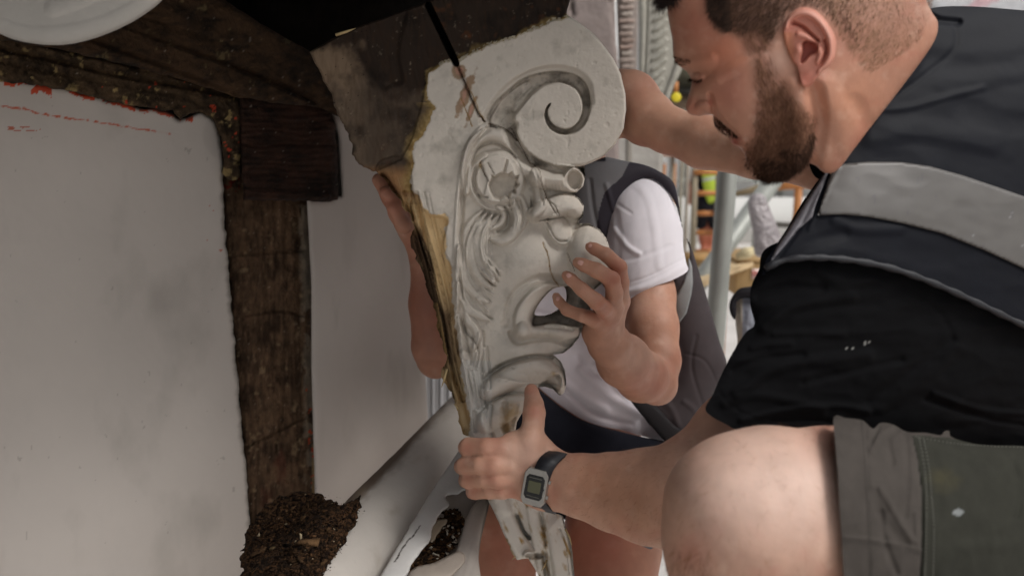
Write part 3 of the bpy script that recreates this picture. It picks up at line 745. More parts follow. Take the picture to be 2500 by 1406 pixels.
# ---- carving
# region below and left of the volute sits lower than the scroll disc
br.region([(1200, 300), (1262, 296), (1264, 330), (1282, 360), (1310, 385), (1345, 400), (1400, 406), (1440, 402), (1560, 380), (1560, 900), (1150, 900), (1118, 700), (1125, 480), (1150, 360)], -12, soft=5)
_keep = br.H.copy()
br.stroke([(1236, 262, 14), (1244, 300, 22), (1256, 342, 26), (1278, 376, 28), (1310, 400, 26), (1350, 416, 22), (1400, 420, 20), (1450, 410, 16)], -36, 1.0, 'soft')
DISC = smooth([(1262, 262), (1258, 296), (1264, 330), (1282, 360), (1310, 385), (1345, 400), (1400, 406), (1440, 402), (1560, 380), (1560, -80), (1380, -80), (1380, 200), (1300, 215)], 4)
_in = inside(br.R.U, br.R.V, [DISC]); br.H[_in] = _keep[_in]
br.stroke([(1343, 254, 1.5), (1334, 270, 3), (1336, 292, 5), (1350, 312, 6.5), (1375, 322, 7.5), (1400, 318, 8), (1420, 300, 9), (1431, 270, 10), (1430, 240, 12), (1418, 212, 15), (1396, 196, 16), (1362, 189, 15), (1322, 195, 18), (1284, 215, 24), (1252, 246, 28), (1228, 272, 30), (1212, 292, 26)], -34, prof='flat')
br.stroke([(1440, 250), (1432, 205), (1400, 178), (1350, 170), (1300, 180), (1250, 208), (1210, 250), (1180, 300)], -10, 14, 'soft')
def blur_in(poly, n, fade):
    p = smooth(poly, 5); bx = br._box(p, 10); U, Vv = br.R.U[bx], br.R.V[bx]; H0 = br.H[bx].copy(); B = H0.copy()
    for _ in range(n):
        B[1:-1, 1:-1] = (B[1:-1, 1:-1] * 2 + B[:-2, 1:-1] + B[2:, 1:-1] + B[1:-1, :-2] + B[1:-1, 2:]) / 6
    ins = inside(U, Vv, [p]) & ~inside(U, Vv, [DISC]); D, _, _ = near_seg(U, Vv, p, np.roll(p, -1, 0)); f = np.where(ins, np.clip(D.reshape(U.shape) / fade, 0, 1), 0)
    br.H[bx] = H0 * (1 - f) + B * f
blur_in([(1195, 300), (1212, 262), (1240, 228), (1285, 198), (1300, 212), (1268, 245), (1256, 285), (1250, 312), (1225, 316)], 260, 4)
# faint ridge dividing the smooth plank from the carved half
br.stroke([(1180, 305), (1148, 340), (1130, 390), (1120, 450), (1113, 540), (1110, 650), (1117, 760), (1126, 850), (1140, 950), (1150, 1050)], 4.5, 4)
br.stroke([(1196, 312), (1160, 345), (1142, 395), (1132, 450), (1126, 540), (1122, 650), (1127, 760), (1138, 850), (1152, 950), (1160, 1050)], -9, 9, 'soft')
# brow rolls above the rosette
br.stroke([(1138, 470, 8), (1136, 420, 12), (1146, 370, 15), (1170, 338, 16), (1205, 328, 16), (1245, 345, 17), (1275, 378, 18), (1298, 420, 20), (1312, 460, 20), (1318, 500, 18), (1305, 524, 12)], 20, prof='round')
br.stroke([(1150, 400), (1165, 365), (1195, 350), (1225, 356), (1258, 384)], -8, 5, 'soft')
br.stroke([(1262, 352), (1295, 395), (1318, 450), (1326, 500)], -7, 5, 'soft')
br.stroke([(1285, 432), (1300, 470), (1300, 505)], -13, 7, 'soft')
# rosette: raised ring, broken petals, bowl
br.region([(1214 + 74 * math.cos(t), 440 + 78 * math.sin(t)) for t in np.linspace(0, 6.2, 22)], 12, soft=14)
br.stroke([(1214 + 66 * math.cos(t), 440 + 70 * math.sin(t)) for t in np.linspace(1.2, 4.2, 14)], 8, 8)
br.region([(1212 + 50 * math.cos(t), 436 + 60 * math.sin(t)) for t in np.linspace(0, 6.2, 22)], 9, soft=3)
br.stroke([(1214 + 58 * math.cos(t), 440 + 66 * math.sin(t)) for t in np.linspace(0.9, 3.6, 14)], -13, 9, 'soft')
br.region([(1190, 452), (1200, 432), (1194, 424), (1208, 428), (1222, 420), (1240, 424), (1250, 418), (1256, 430), (1270, 426), (1264, 440), (1270, 452), (1260, 462), (1262, 474), (1250, 474), (1244, 488), (1232, 484), (1220, 492), (1204, 486), (1196, 472)], -34, soft=7, sm=False)
br.bump(1222, 464, 14, 12, 4)
for a, b, w in (((1173, 396), (1192, 444), 1.5), ((1191, 398), (1206, 426), 1.2), ((1238, 390), (1230, 424), 4), ((1168, 477), (1190, 482), 2.6)): br.stroke([a, b], -11, w, 'soft', sm=False)
br.region([(1164, 440), (1170, 402), (1180, 400), (1190, 446), (1182, 480), (1170, 476)], -6, soft=2, sm=False)
# long curling hair strands falling left of the cheek
ST = [[(1176, 516, 3), (1150, 544, 8), (1131, 585, 10), (1126, 630, 11), (1136, 680, 11), (1160, 716, 9), (1188, 738, 3)],
      [(1186, 522, 3), (1160, 560, 8), (1148, 605, 9), (1156, 650, 10), (1178, 684, 9), (1200, 702, 3)],
      [(1200, 526, 3), (1176, 562, 9), (1168, 600, 10), (1178, 645, 11), (1198, 676, 8), (1206, 690, 3)],
      [(1214, 530, 4), (1192, 560, 9), (1186, 592, 10), (1188, 630, 10), (1202, 660, 7), (1210, 676, 3)],
      [(1120, 600, 3), (1121, 660, 8), (1128, 715, 10), (1148, 752, 10), (1172, 770, 8), (1192, 782, 2)],
      [(1118, 690, 3), (1122, 735, 8), (1140, 776, 10), (1160, 800, 9), (1166, 824, 7), (1156, 852, 4)],
      [(1120, 770, 3), (1128, 810, 7), (1150, 838, 8), (1160, 868, 7), (1152, 900, 4)],
      [(1124, 800, 3), (1134, 850, 8), (1142, 900, 8), (1150, 950, 8), (1158, 1000, 5)],
      [(1170, 812, 3), (1172, 850, 7), (1166, 900, 9), (1172, 950, 8), (1180, 1000, 5)],
      [(1180, 850, 3), (1186, 900, 6), (1188, 950, 6)]]
for i, s_ in enumerate(ST):
    br.stroke(s_, (12 + 2 * (i % 3)) if i < 6 else 8, 1.35 if i < 6 else 1.15); p = np.array(s_); br.stroke(np.c_[p[:, 0] + 9, p[:, 1] - 3, np.full(len(p), 3.4)], -6, prof='soft'); br.stroke(np.c_[p[:, 0] - 1, p[:, 1], np.full(len(p), 1.8)], -2, prof='soft')
for a, b in (((1186, 640), (1214, 672)), ((1192, 632), (1218, 662)), ((1180, 662), (1206, 694)), ((1176, 700), (1204, 722)), ((1170, 712), (1198, 740)), ((1164, 730), (1192, 760))):
    br.stroke([(*a, 4), (*b, 2)], 7, sm=False)
# loose curl under the rosette
br.stroke([(1252, 490, 7), (1262, 520, 11), (1262, 550, 13), (1246, 576, 14), (1222, 588, 12), (1200, 582, 5)], 20, 1.05)
br.stroke([(1232, 505, 5), (1242, 530, 9), (1236, 556, 9), (1216, 566, 5)], -15, 1.0, 'soft')
br.stroke([(1214, 505, 5), (1230, 520, 8), (1222, 545, 8), (1200, 560, 4)], 10, 1.0)
br.stroke([(1272, 480, 6), (1284, 512, 8), (1282, 545, 6), (1270, 566, 3)], 8, 1.0)
for dx in (0, 7, 14): br.stroke([(1244 + dx, 500), (1254 + dx, 530), (1250 + dx, 560)], -4, 1.8, 'soft')
# tube, brow mass, eye
br.stroke([(1322, 430, 30), (1360, 434, 33), (1398, 438, 33)], 40)
br.region([(1401 + 27 * math.cos(t), 440 + 32 * math.sin(t)) for t in np.linspace(0, 6.0, 16)], 19, soft=4, mode='over'); br.region([(1402 + 21 * math.cos(t), 440 + 26 * math.sin(t)) for t in np.linspace(0, 6.0, 16)], -24, soft=6)
for k in range(5): br.stroke([(1338 + 8 * k, 452), (1343 + 8 * k, 466)], -4, 2, 'soft')
br.stroke([(1306, 524, 20), (1345, 512, 30), (1385, 500, 30), (1404, 510, 24)], 36)
br.stroke([(1330, 536), (1365, 530), (1400, 518)], -4, 8, 'soft')
br.stroke([(1318, 538), (1350, 534), (1376, 530)], -20, 4, 'soft')
br.bump(1366, 565, 36, 48, -14, -24); br.bump(1366, 560, 27, 40, 24, -24, 'dome')
br.stroke([(1332, 540), (1344, 572), (1362, 594), (1384, 596), (1394, 580)], 7, 5, 'round')
br.stroke([(1338, 545), (1350, 575), (1366, 588), (1382, 588)], -8, 3, 'soft')
br.bump(1385, 555, 7, 12, -7, -24)
# cheek, muzzle, laugh folds
br.bump(1285, 640, 80, 78, 34); br.bump(1225, 700, 60, 90, 8); br.bump(1440, 622, 56, 74, 42, prof='dome'); br.bump(1410, 610, 40, 50, 10)
br.stroke([(1232, 790), (1236, 755), (1250, 722), (1278, 692), (1320, 676), (1372, 682)], -7, 14, 'soft')
br.stroke([(1226, 780), (1236, 732), (1262, 698), (1305, 672), (1352, 668)], 3, 7, 'soft'); br.stroke([(1238, 775), (1250, 730), (1276, 700), (1315, 684)], 2.5, 4, 'soft')
# mouth: cavity, thick lips
br.region([(1300, 798), (1304, 762), (1328, 720), (1360, 700), (1445, 700), (1446, 760), (1424, 792), (1400, 800), (1350, 792)], -62, soft=5)
br.stroke([(1276, 806, 22), (1274, 775, 22), (1288, 745, 21), (1312, 718, 18), (1342, 704, 13), (1372, 703, 8), (1400, 700, 6)], 27, 1.0, 'flat')
br.stroke([(1280, 804, 20), (1305, 806, 13), (1345, 805, 13), (1380, 814, 13), (1404, 812, 13)], 24, 1.05)
br.stroke([(1330, 798), (1370, 800), (1398, 806)], -8, 4, 'soft')
br.stroke([(1246, 812), (1262, 836), (1300, 830), (1345, 828), (1385, 842), (1405, 846)], -10, 9, 'soft')
br.bump(1300, 862, 80, 34, 20); br.bump(1240, 840, 46, 40, 8)
# beard scrolls below the chin
br.stroke([(1186, 925), (1215, 900), (1250, 884), (1300, 872), (1345, 872)], -20, 10, 'soft')
br.stroke([(1196, 955, 24), (1235, 928, 28), (1280, 908, 30), (1325, 905, 30), (1355, 922, 22), (1370, 950, 12)], 34, 1.05)
br.region([(1304, 956), (1330, 925), (1362, 912), (1372, 930), (1360, 960), (1335, 945)], -26, soft=5)
br.stroke([(1205, 975), (1240, 962), (1290, 962)], -16, 6, 'soft')
br.stroke([(1188, 1030, 26), (1220, 1005, 30), (1255, 985, 26), (1286, 972, 12)], 34, 1.05)
br.stroke([(1232, 985, 10), (1230, 1030, 14), (1238, 1060, 12)], -14, 1.0, 'soft'); br.stroke([(1200, 990), (1196, 1040), (1206, 1070)], -9, 6, 'soft'); br.stroke([(1262, 990), (1250, 1040)], -6, 8, 'soft')
# stem
br.stroke([(1132, 870, 16), (1146, 940, 19), (1158, 1000, 20), (1172, 1060, 21), (1200, 1140, 26), (1235, 1230, 28)], 14, 1.05, 'flat')
br.stroke([(1136, 880), (1150, 950), (1160, 990)], -6, 5, 'soft'); br.stroke([(1160, 995), (1180, 992)], -6, 2, 'soft')
for ln, h, w in (([(1215, 1225), (1250, 1300), (1285, 1355)], 18, 24), ([(1345, 1245), (1362, 1320), (1376, 1420)], 22, 24), ([(1300, 1240), (1310, 1300), (1318, 1345)], 8, 16), ([(1262, 1258), (1278, 1296), (1292, 1312)], -30, 6), ([(1290, 1356), (1300, 1400), (1305, 1470)], 16, 15), ([(1328, 1350), (1335, 1400), (1345, 1470)], -32, 10), ([(1322, 1262), (1332, 1330)], -10, 3), ([(1366, 1290), (1380, 1330), (1388, 1400)], -8, 3), ([(1276, 1362), (1282, 1420)], -12, 4)):
    br.stroke(ln, h, w, 'flat' if h > 0 else 'soft')
br.region([(1284, 1350), (1322, 1348), (1326, 1362), (1290, 1364)], -24, soft=4)
# bare boards: the dark top board and its slot, the stepped left edge
br.region([(740, 120), (1000, -60), (1420, -60), (1392, 30), (1384, 40), (1300, 72), (1200, 106), (1116, 146), (1082, 152), (1046, 178), (1030, 260), (1008, 340), (980, 392), (905, 425), (850, 380)], -7, soft=3, sm=False)
br.stroke([(1046, 14), (1080, 84), (1112, 152)], -60, 8, 'flat'); br.stroke([(*q, w) for q, w in zip(ragged(smooth([(1112, 152), (1124, 175), (1140, 215), (1160, 262), (1183, 298)], 6, False), 5, 9, 6), np.linspace(4, 1.6, 60))], -14, prof='soft', sm=False)
br.region([(1104, 156), (1122, 160), (1142, 205), (1150, 232), (1138, 236), (1120, 196)], -5, soft=3)
br.stroke([(1148, 225), (1165, 270), (1180, 296)], -7, 1.6, 'soft'); br.stroke([(1126, 240), (1150, 305)], -4, 1.4, 'soft')
br.region([(860, 70), (960, 34), (1000, 30), (980, 120), (990, 200), (960, 215), (930, 220), (880, 140)], -7, soft=14)
br.region([(915, 425), (960, 380), (1000, 400), (1012, 470), (1046, 520), (1092, 536), (1084, 600), (1102, 650), (1106, 720), (1116, 800), (1126, 880), (1150, 1000), (1146, 1066), (1100, 1000), (1060, 870), (1030, 760), (990, 600)], -12, soft=4)
g = [(1010, 470), (1030, 560), (1062, 680), (1084, 780), (1100, 880), (1126, 980)]
for k, (o, h, w) in enumerate(((-14, -10, 7), (-6, 6, 5), (2, -12, 6), (-22, -16, 8), (9, -8, 3), (16, 4, 5), (-30, 5, 5), (24, -5, 2.5), (34, -5, 2.5), (-2, -14, 3), (-17, -12, 3), (12, -9, 2))):
    br.stroke([(u_ + o + 3 * math.sin(k + i), v_, w * (0.7 + 0.5 * math.sin(k * 3 + i * 2))) for i, (u_, v_) in enumerate(g)], h, prof='soft')
br.stroke([(1004, 452), (1006, 490), (1003, 518), (1020, 570), (1050, 660)], -16, 3, 'soft')
br.stroke([(935, 432), (962, 470), (990, 508), (1002, 530)], -30, 14, 'soft')
# cracks in the paint
for ln in ([(1192, 302), (1215, 308), (1240, 318), (1262, 345)], [(1300, 398), (1318, 420), (1322, 445), (1332, 470), (1338, 490), (1352, 512), (1362, 530)], [(1338, 488), (1356, 504), (1365, 528)], [(1326, 592), (1336, 620), (1342, 650), (1352, 680), (1366, 700)], [(1384, 618), (1394, 640), (1402, 660)], [(1248, 315), (1268, 350), (1290, 392), (1302, 400)]):
    br.stroke(ragged(smooth(ln, 4, False), 3, 10, 3), -5, 1.8, 'soft', sm=False)
br.H *= 1.45
# chips, dents
r_ = np.random.default_rng(12)
for i in range(190):
    u = r_.uniform(1060, 1480); v = r_.uniform(90, 900); br.bump(u, v, r_.uniform(2, 5), r_.uniform(2, 4), -r_.uniform(0.4, 1.3)) if i < 50 else br.stroke([(u, v), (u + r_.normal(0, 8), v + r_.normal(0, 8))], r_.uniform(-1.6, 1.2), r_.uniform(1, 2.2), 'soft', sm=False)
for i in range(30):
    u = r_.uniform(1200, 1370); v = r_.uniform(885, 960); br.stroke([(u, v), (u + r_.uniform(2, 7), v + r_.uniform(1, 4))], -4, 2, 'soft', sm=False)
def br_h(u, v):
    e = Rb.dist.at(u, v); carved = np.clip((u - 1150) / 80, 0, 1) * np.clip((v - 400) / 20, 0, 1)
    fall = -44 * np.clip(1 - e / 70, 0, 1) ** 2 * carved * np.clip((u - 1260) / 80, 0, 1)
    pl = np.clip(PRr.at(u, v) / 2, 0, 1)
    chip = np.clip(fbm(u, v, 9, 3, 303) - .45, 0, 1) * 5 + np.clip(fbm(u, v, 22, 4, 313) - .42, 0, .05) * 24
    return fall + pl * (2.6 - chip) + 0.6 * fbm(u, v, 14, 3, 33) * pl + 0.7 * fbm(u, v, 40, 4, 3) + 1.2 * fbm(u, v, 130, 2, 6) + wood_m(u, v) * (2.4 * fbm(u * 1.0 - v * 0.26, v * 0.2, 7, 4, 8))
PAINT_EDGE = [(1030, -100), (1600, -100), (1392, 40), (1384, 42), (1340, 58), (1300, 75), (1250, 92), (1200, 109), (1150, 134), (1112, 150), (1085, 155), (1046, 178), (1040, 210), (1044, 245), (1060, 262), (1050, 300), (1032, 330), (1012, 350), (1006, 372), (1012, 398), (1002, 430), (1008, 465), (1022, 480), (1036, 500), (1056, 520), (1086, 524), (1094, 540), (1084, 560), (1092, 590), (1084, 615), (1100, 650), (1106, 690), (1104, 730), (1112, 780), (1118, 840), (1124, 890), (1132, 940), (1144, 1000), (1152, 1010), (1146, 1060), (1170, 1100), (1200, 1215), (1230, 1290), (1265, 1360), (1290, 1500), (1600, 1500), (1600, -100)]
PE = [(1392, 40), (1384, 42), (1340, 58), (1300, 75), (1250, 92), (1200, 109), (1150, 134), (1112, 150), (1085, 155), (1046, 178), (1040, 210), (1044, 245), (1060, 262), (1050, 300), (1032, 330), (1012, 350), (1006, 372), (1012, 398), (1002, 430), (1008, 465), (1022, 480), (1036, 500), (1056, 520), (1086, 524), (1094, 540), (1084, 560), (1092, 590), (1084, 615), (1100, 650), (1106, 690), (1104, 730), (1112, 780), (1118, 840), (1124, 890), (1132, 940), (1144, 1000), (1152, 1010), (1146, 1060), (1164, 1100), (1190, 1215), (1222, 1290), (1258, 1360)]
PEs = ragged(ragged(linear(PE, 2.5, False), 7, 26, 83), 4, 7, 84)
PEP = np.concatenate([PEs, [(1290, 1600), (1700, 1600), (1700, -200), (1420, -200)]])
PRr = Raster(735, -60, 1545, 1480, 2.5)
_in = inside(PRr.U, PRr.V, [PEP]); _D, _, _ = near_seg(PRr.U, PRr.V, PEs[:-1], PEs[1:]); PRr.A = np.where(_in, _D.reshape(_in.shape), -_D.reshape(_in.shape))
def wood_m(u, v): return np.clip(-PRr.at(u, v) / 3 + 0.5, 0, 1)
GOLD = srgb('b08a55'); DKW = srgb('3a2a1e'); TAN = srgb('7d6a57'); SOOT = srgb('2f251e'); ORW = srgb('8f6038'); PALE = srgb('cfc7bc')
CRK = [[(1192, 302), (1215, 308), (1240, 318), (1262, 345)], [(1300, 398), (1318, 420), (1322, 445), (1332, 470), (1338, 490)], [(1338, 488), (1356, 504), (1365, 528)], [(1338, 488), (1352, 512), (1360, 525)], [(1384, 618), (1394, 640), (1402, 660)], [(1248, 315), (1268, 350), (1290, 392), (1302, 400)], [(1170, 400), (1190, 440)], [(1112, 152), (1124, 175), (1140, 215), (1160, 262), (1183, 298)]]
def col_br(u, v, fb):
    pd = PRr.at(u, v)
    c = np.tile(PALE, (len(u), 1)) * (1 + 0.035 * fbm(u, v, 60, 4, 2) + 0.03 * fbm(u, v, 12, 3, 4))[:, None]
    c = mixc(c, srgb('8e887e'), np.clip(fbm(u, v, 40, 5, 51) - 0.22, 0, 1) * 0.9)
    # grime plus shade painted into the deep carving, darker with depth
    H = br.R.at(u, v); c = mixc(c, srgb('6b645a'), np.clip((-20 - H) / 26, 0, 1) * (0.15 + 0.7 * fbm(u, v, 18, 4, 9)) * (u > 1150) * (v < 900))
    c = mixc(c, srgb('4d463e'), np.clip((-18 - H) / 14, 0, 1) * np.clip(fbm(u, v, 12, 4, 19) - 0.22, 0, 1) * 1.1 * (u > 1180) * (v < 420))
    # thin bare patches in the paint
    for (a, b, ra, rb, an) in ((1136, 230, 14, 62, -22), (1120, 175, 22, 20, 0), (1172, 122, 8, 3, -8), (1150, 270, 8, 40, -20)):
        x = (u - a) * math.cos(math.radians(an)) - (v - b) * math.sin(math.radians(an)); y = (u - a) * math.sin(math.radians(an)) + (v - b) * math.cos(math.radians(an))
        q = np.hypot(x / ra, y / rb) + 0.45 * fbm(u, v, 12, 4, 61)
        c = mixc(c, srgb('94795f'), np.clip((1 - q) * 4, 0, 1) * 0.9); c = mixc(c, srgb('b88f7c'), np.clip((0.45 - q) * 5, 0, 1)); 
    ck = crack_lines(CRK, u, v, 1.3); c = mixc(c, srgb('5a4630'), ck * 0.9)
    ck2 = crack_lines([[(1326, 592), (1336, 620), (1342, 650), (1352, 680), (1366, 700)], [(1126, 240), (1140, 275), (1152, 308)], [(1150, 225), (1165, 262), (1182, 296)]], u, v, 1.6); c = mixc(c, srgb('a08257'), ck2)
    for (a, b, ra, rb) in ((1246, 1015, 22, 34), (1235, 1045, 12, 14), (1352, 912, 8, 6), (1315, 1290, 5, 24), (1172, 404, 4, 9), (1290, 1360, 26, 9), (1340, 1400, 26, 30), (1384, 1330, 6, 26)):
        c = mixc(c, srgb('a98f62'), np.clip(1.3 - np.hypot((u - a) / ra, (v - b) / rb) + 0.5 * fbm(u, v, 12, 3, 5), 0, 1) * 0.75)
    low = (v > 880) & (v < 1100); c = mixc(c, srgb('c9c6c0'), (low & (u < 1200)) * 0.7)
    bl = np.clip((v - 1200) / 20, 0, 1); c = mixc(c, srgb('d4cfc6'), bl * 0.8); c = mixc(c, srgb('a08250'), bl * np.clip(fbm(u - v * .4, v * 0.4, 12, 4, 15) - 0.2, 0, 1) * 2.2)
    # bare timber
    n1 = fbm(u * 0.9 - v * 0.25, v * 0.25, 12, 4, 7); n2 = fbm(u, v, 34, 5, 17)
    top = np.clip((430 - v) / 30, 0, 1)
    wt = np.tile(SOOT, (len(u), 1)); wt = mixc(wt, TAN, np.clip((900 - u + 40 * n2) / 50, 0, 1) * np.clip((v - 100 + 30 * n2) / 30, 0, 1) * 0.95)
    wt = mixc(wt, srgb('5b4e42'), np.clip((v - 190 + 60 * n2) / 60, 0, 1) * 0.75); wt = mixc(wt, srgb('1b1613'), np.clip(fbm(u, v, 46, 5, 27) - 0.1, 0, 1) * 1.5)
    wt = mixc(wt, srgb('6e4124'), np.clip(fbm(u, v, 22, 4, 37) - 0.3, 0, 1) * (u > 1040)); wt = mixc(wt, srgb('3c2a1c'), np.clip(fbm(u * 2.5, v * .5, 16, 4, 38), 0, 1) * 0.6)
    wt = mixc(wt, srgb('857866'), np.clip(fbm(u, v, 11, 5, 47) - .45, 0, 1) * 2)
    ss = u * 0.96 - v * 0.28; tt = u * 0.28 + v * 0.96; st = fbm(ss, tt * 0.10, 7, 4, 7); s2 = fbm(ss, tt * 0.16, 16, 4, 17)
    wl = np.tile(srgb('9a7450'), (len(u), 1)); wl = mixc(wl, srgb('d0b285'), np.clip((pd + 62 + 16 * n2) / 22, 0, 1) * np.clip((v - 465) / 25, 0, 1)); wl = mixc(wl, srgb('6f4c34'), np.clip(n2 + 0.1, 0, 1) * (v < 500) * 0.9)
    wl = mixc(wl, srgb('7c6853'), np.clip((v - 700) / 60, 0, 1) * 0.6 * (v < 900))
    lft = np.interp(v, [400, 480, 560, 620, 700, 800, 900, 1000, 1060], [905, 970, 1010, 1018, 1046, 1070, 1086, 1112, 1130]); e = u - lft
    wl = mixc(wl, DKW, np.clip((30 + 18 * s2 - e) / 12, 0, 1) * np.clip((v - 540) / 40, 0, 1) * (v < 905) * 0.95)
    wl = mixc(wl, srgb('4a3524'), np.clip(-st * 2.4 - 0.6, 0, 1) * 0.8); wl = mixc(wl, srgb('b59f7b'), np.clip(st * 1.6 - 0.55, 0, 1) * 0.6)
    wl = mixc(wl, srgb('a08355'), (e < 12) * (v > 740) * (v < 900) * np.clip(.6 + s2, 0, 1))
    lowg = np.clip((v - 885) / 16, 0, 1); wl = mixc(wl, mixc(np.tile(srgb('9c8058'), (len(u), 1)), srgb('bcae90'), np.clip(st + .25, 0, 1)), lowg * 0.85); wl = mixc(wl, srgb('5f4526'), lowg * np.clip(-s2 * 1.5 - 0.2, 0, 1))
    w = mixc(wl, wt, np.clip(top + (pd < -60) * 0 , 0, 1)); rim = np.clip(1 - (-pd) / (11 + 14 * n2 + 14 * (v > 250)), 0, 1) * (v < 470)
    w = mixc(w, mixc(np.tile(srgb('8f7748'), (len(u), 1)), srgb('b39a68'), np.clip(fbm(u, v, 7, 3, 3) + .3, 0, 1)), rim)
    w = mixc(w, srgb('4e2a1a'), np.clip(1 - np.abs(v - 395 - (u - 930) * -0.2) / 50, 0, 1) * np.clip(fbm(u, v, 20, 3, 97), 0, 1) * (u > 930))
    c = mixc(c, w, np.clip(-pd / 1.5 + 0.5, 0, 1))
    # snow-white rim of chipped primer along the upper edge of the paint
    e2 = (np.abs(pd + 1) < 4.2) & (v < 160) & (fbm(u, v, 5, 3, 71) > -0.1); c[e2] = srgb('b9ae98')
    slot = np.zeros(len(u)); D, _, _ = near_seg(u, v, np.array([(1046, 14), (1080, 84)]), np.array([(1080, 84), (1114, 156)])); c = mixc(c, srgb('050404'), np.clip((9 - D) / 2, 0, 1))
    holes = (fbm(u, v, 3.4, 1, 91) > 0.93) & (u < 900) & (v < 330); c[holes] = srgb('15100d')
    c[fb] = srgb('4a3a2b')
    return c
def br_depth(u, v): return 1.06 + 0.00006 * (np.asarray(u) - 1250.0) * 0 + np.clip((np.asarray(v, float) - 700) / 700, -1, 1) * 0.02
BO = linear(BOX_OUT, 2.2); _w = np.clip(-PRr.at(BO[:, 0], BO[:, 1]) / 6, 0, 1) * np.clip((BO[:, 1] - 150) / 120, 0.15, 1)
BO = BO + (_w * 8 + 1.0)[:, None] * np.stack([fbm(BO[:, 0], BO[:, 1], 22, 4, 5), fbm(BO[:, 0], BO[:, 1], 22, 4, 55)], 1)
Rb = Relief(BO, br_depth, step=2.2, plate=(5, 28), holes=[MOUTH], backflat=120, paint=br, sm=False)
Rb.hfun = br_h
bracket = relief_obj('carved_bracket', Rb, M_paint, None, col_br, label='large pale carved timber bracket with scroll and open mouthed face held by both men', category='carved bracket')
# iron pin left in the slot and splinters at the broken foot
for i, (a, b, w) in enumerate((((1262, 1350), (1250, 1366), 2), ((1335, 1366), (1322, 1392), 3), ((1380, 1290), (1396, 1330), 2.5), ((1090, 900), (1078, 945), 4), ((1118, 1000), (1108, 985), 3), ((820, 86), (868, 70), 4))):
    d = float(br_depth(a[0], a[1])) - 0.014
    o = tube('splinter', [V(a[0], a[1], d), V((a[0] + b[0]) / 2 + 2, (a[1] + b[1]) / 2, d - 0.003), V(b[0], b[1], d)], [w * d / F, w * d / F * 0.8, 0.0004], mat('splinter_wood', col=tuple(srgb('b39c72')), rough=0.8) if i == 0 else bpy.data.materials['splinter_wood'], bracket, n=6)
# ================================================================== PEOPLE
M_skin = mat('skin', vcol=True, rough=0.52, nscale=45, namt=0.09, bump=0.45, bscale=700, bdist=0.0006, sss=0.10, bump2=0.22, b2scale=70, spec=0.4)
M_hair = mat('hair', vcol=True, rough=0.8, nscale=100, namt=0.2, spec=0.1)
M_cloth_b = mat('black_cotton', vcol=True, rough=0.92, nscale=30, namt=0.15, bump=0.3, bscale=1200, bdist=0.0006, spec=0.12)
M_vest = mat('vest_fabric', vcol=True, rough=0.62, nscale=25, namt=0.1, bump=0.25, bscale=1400, bdist=0.0005, spec=0.15, bump2=.3, b2scale=25)
M_reflect = mat('reflective_tape', vcol=True, rough=0.45, nscale=40, namt=0.08, bump=0.2, bscale=1500, bdist=0.0004)
M_white = mat('white_cotton', vcol=True, rough=0.9, nscale=20, namt=0.03, bump=0.2, bscale=900, bdist=0.0006, spec=0.2)
M_canvas = mat('canvas', vcol=True, rough=0.92, nscale=60, namt=0.12, bump=0.4, bscale=1500, bdist=0.0006, spec=0.12)
M_nail = mat('nail', col=tuple(srgb('cf9f92')), rough=0.35, nscale=50, namt=0.03)
SKIN = srgb('c0937c'); RED = srgb('b06a57'); PALESK = srgb('d8b8a8'); DARKSK = srgb('9c6149')

def skin_col(p, spots=(), base=SKIN, freck=True):
    u, v, d = pix(p); c = np.tile(base, (len(u), 1)) * (1 + 0.05 * fbm(u, v, 45, 4, 7) + 0.03 * fbm(u, v, 9, 3, 8))[:, None]
    c = mixc(c, RED, np.clip(fbm(u, v, 50, 4, 14) - 0.1, 0, 1) * 0.7); c = mixc(c, srgb('e0c0ac'), np.clip(fbm(u, v, 26, 4, 44) - .2, 0, 1) * .6)
    for (a, b, r, col, k) in spots:
        q = np.exp(-(((u - a) / r) ** 2 + ((v - b) / r) ** 2)); c = mixc(c, col, q * k)
    if freck: c = mixc(c, srgb('8a5540'), (fbm(u, v, 6, 2, 31) > 0.88) * 0.45)
    return c

# ------------------------------------------------------------------ the man in front
man = thing('person', 'crouching bearded man in black T-shirt and dark vest gripping the bracket foot, wearing shorts', 'person', tuple(P(2150, 1300, 0.85)))
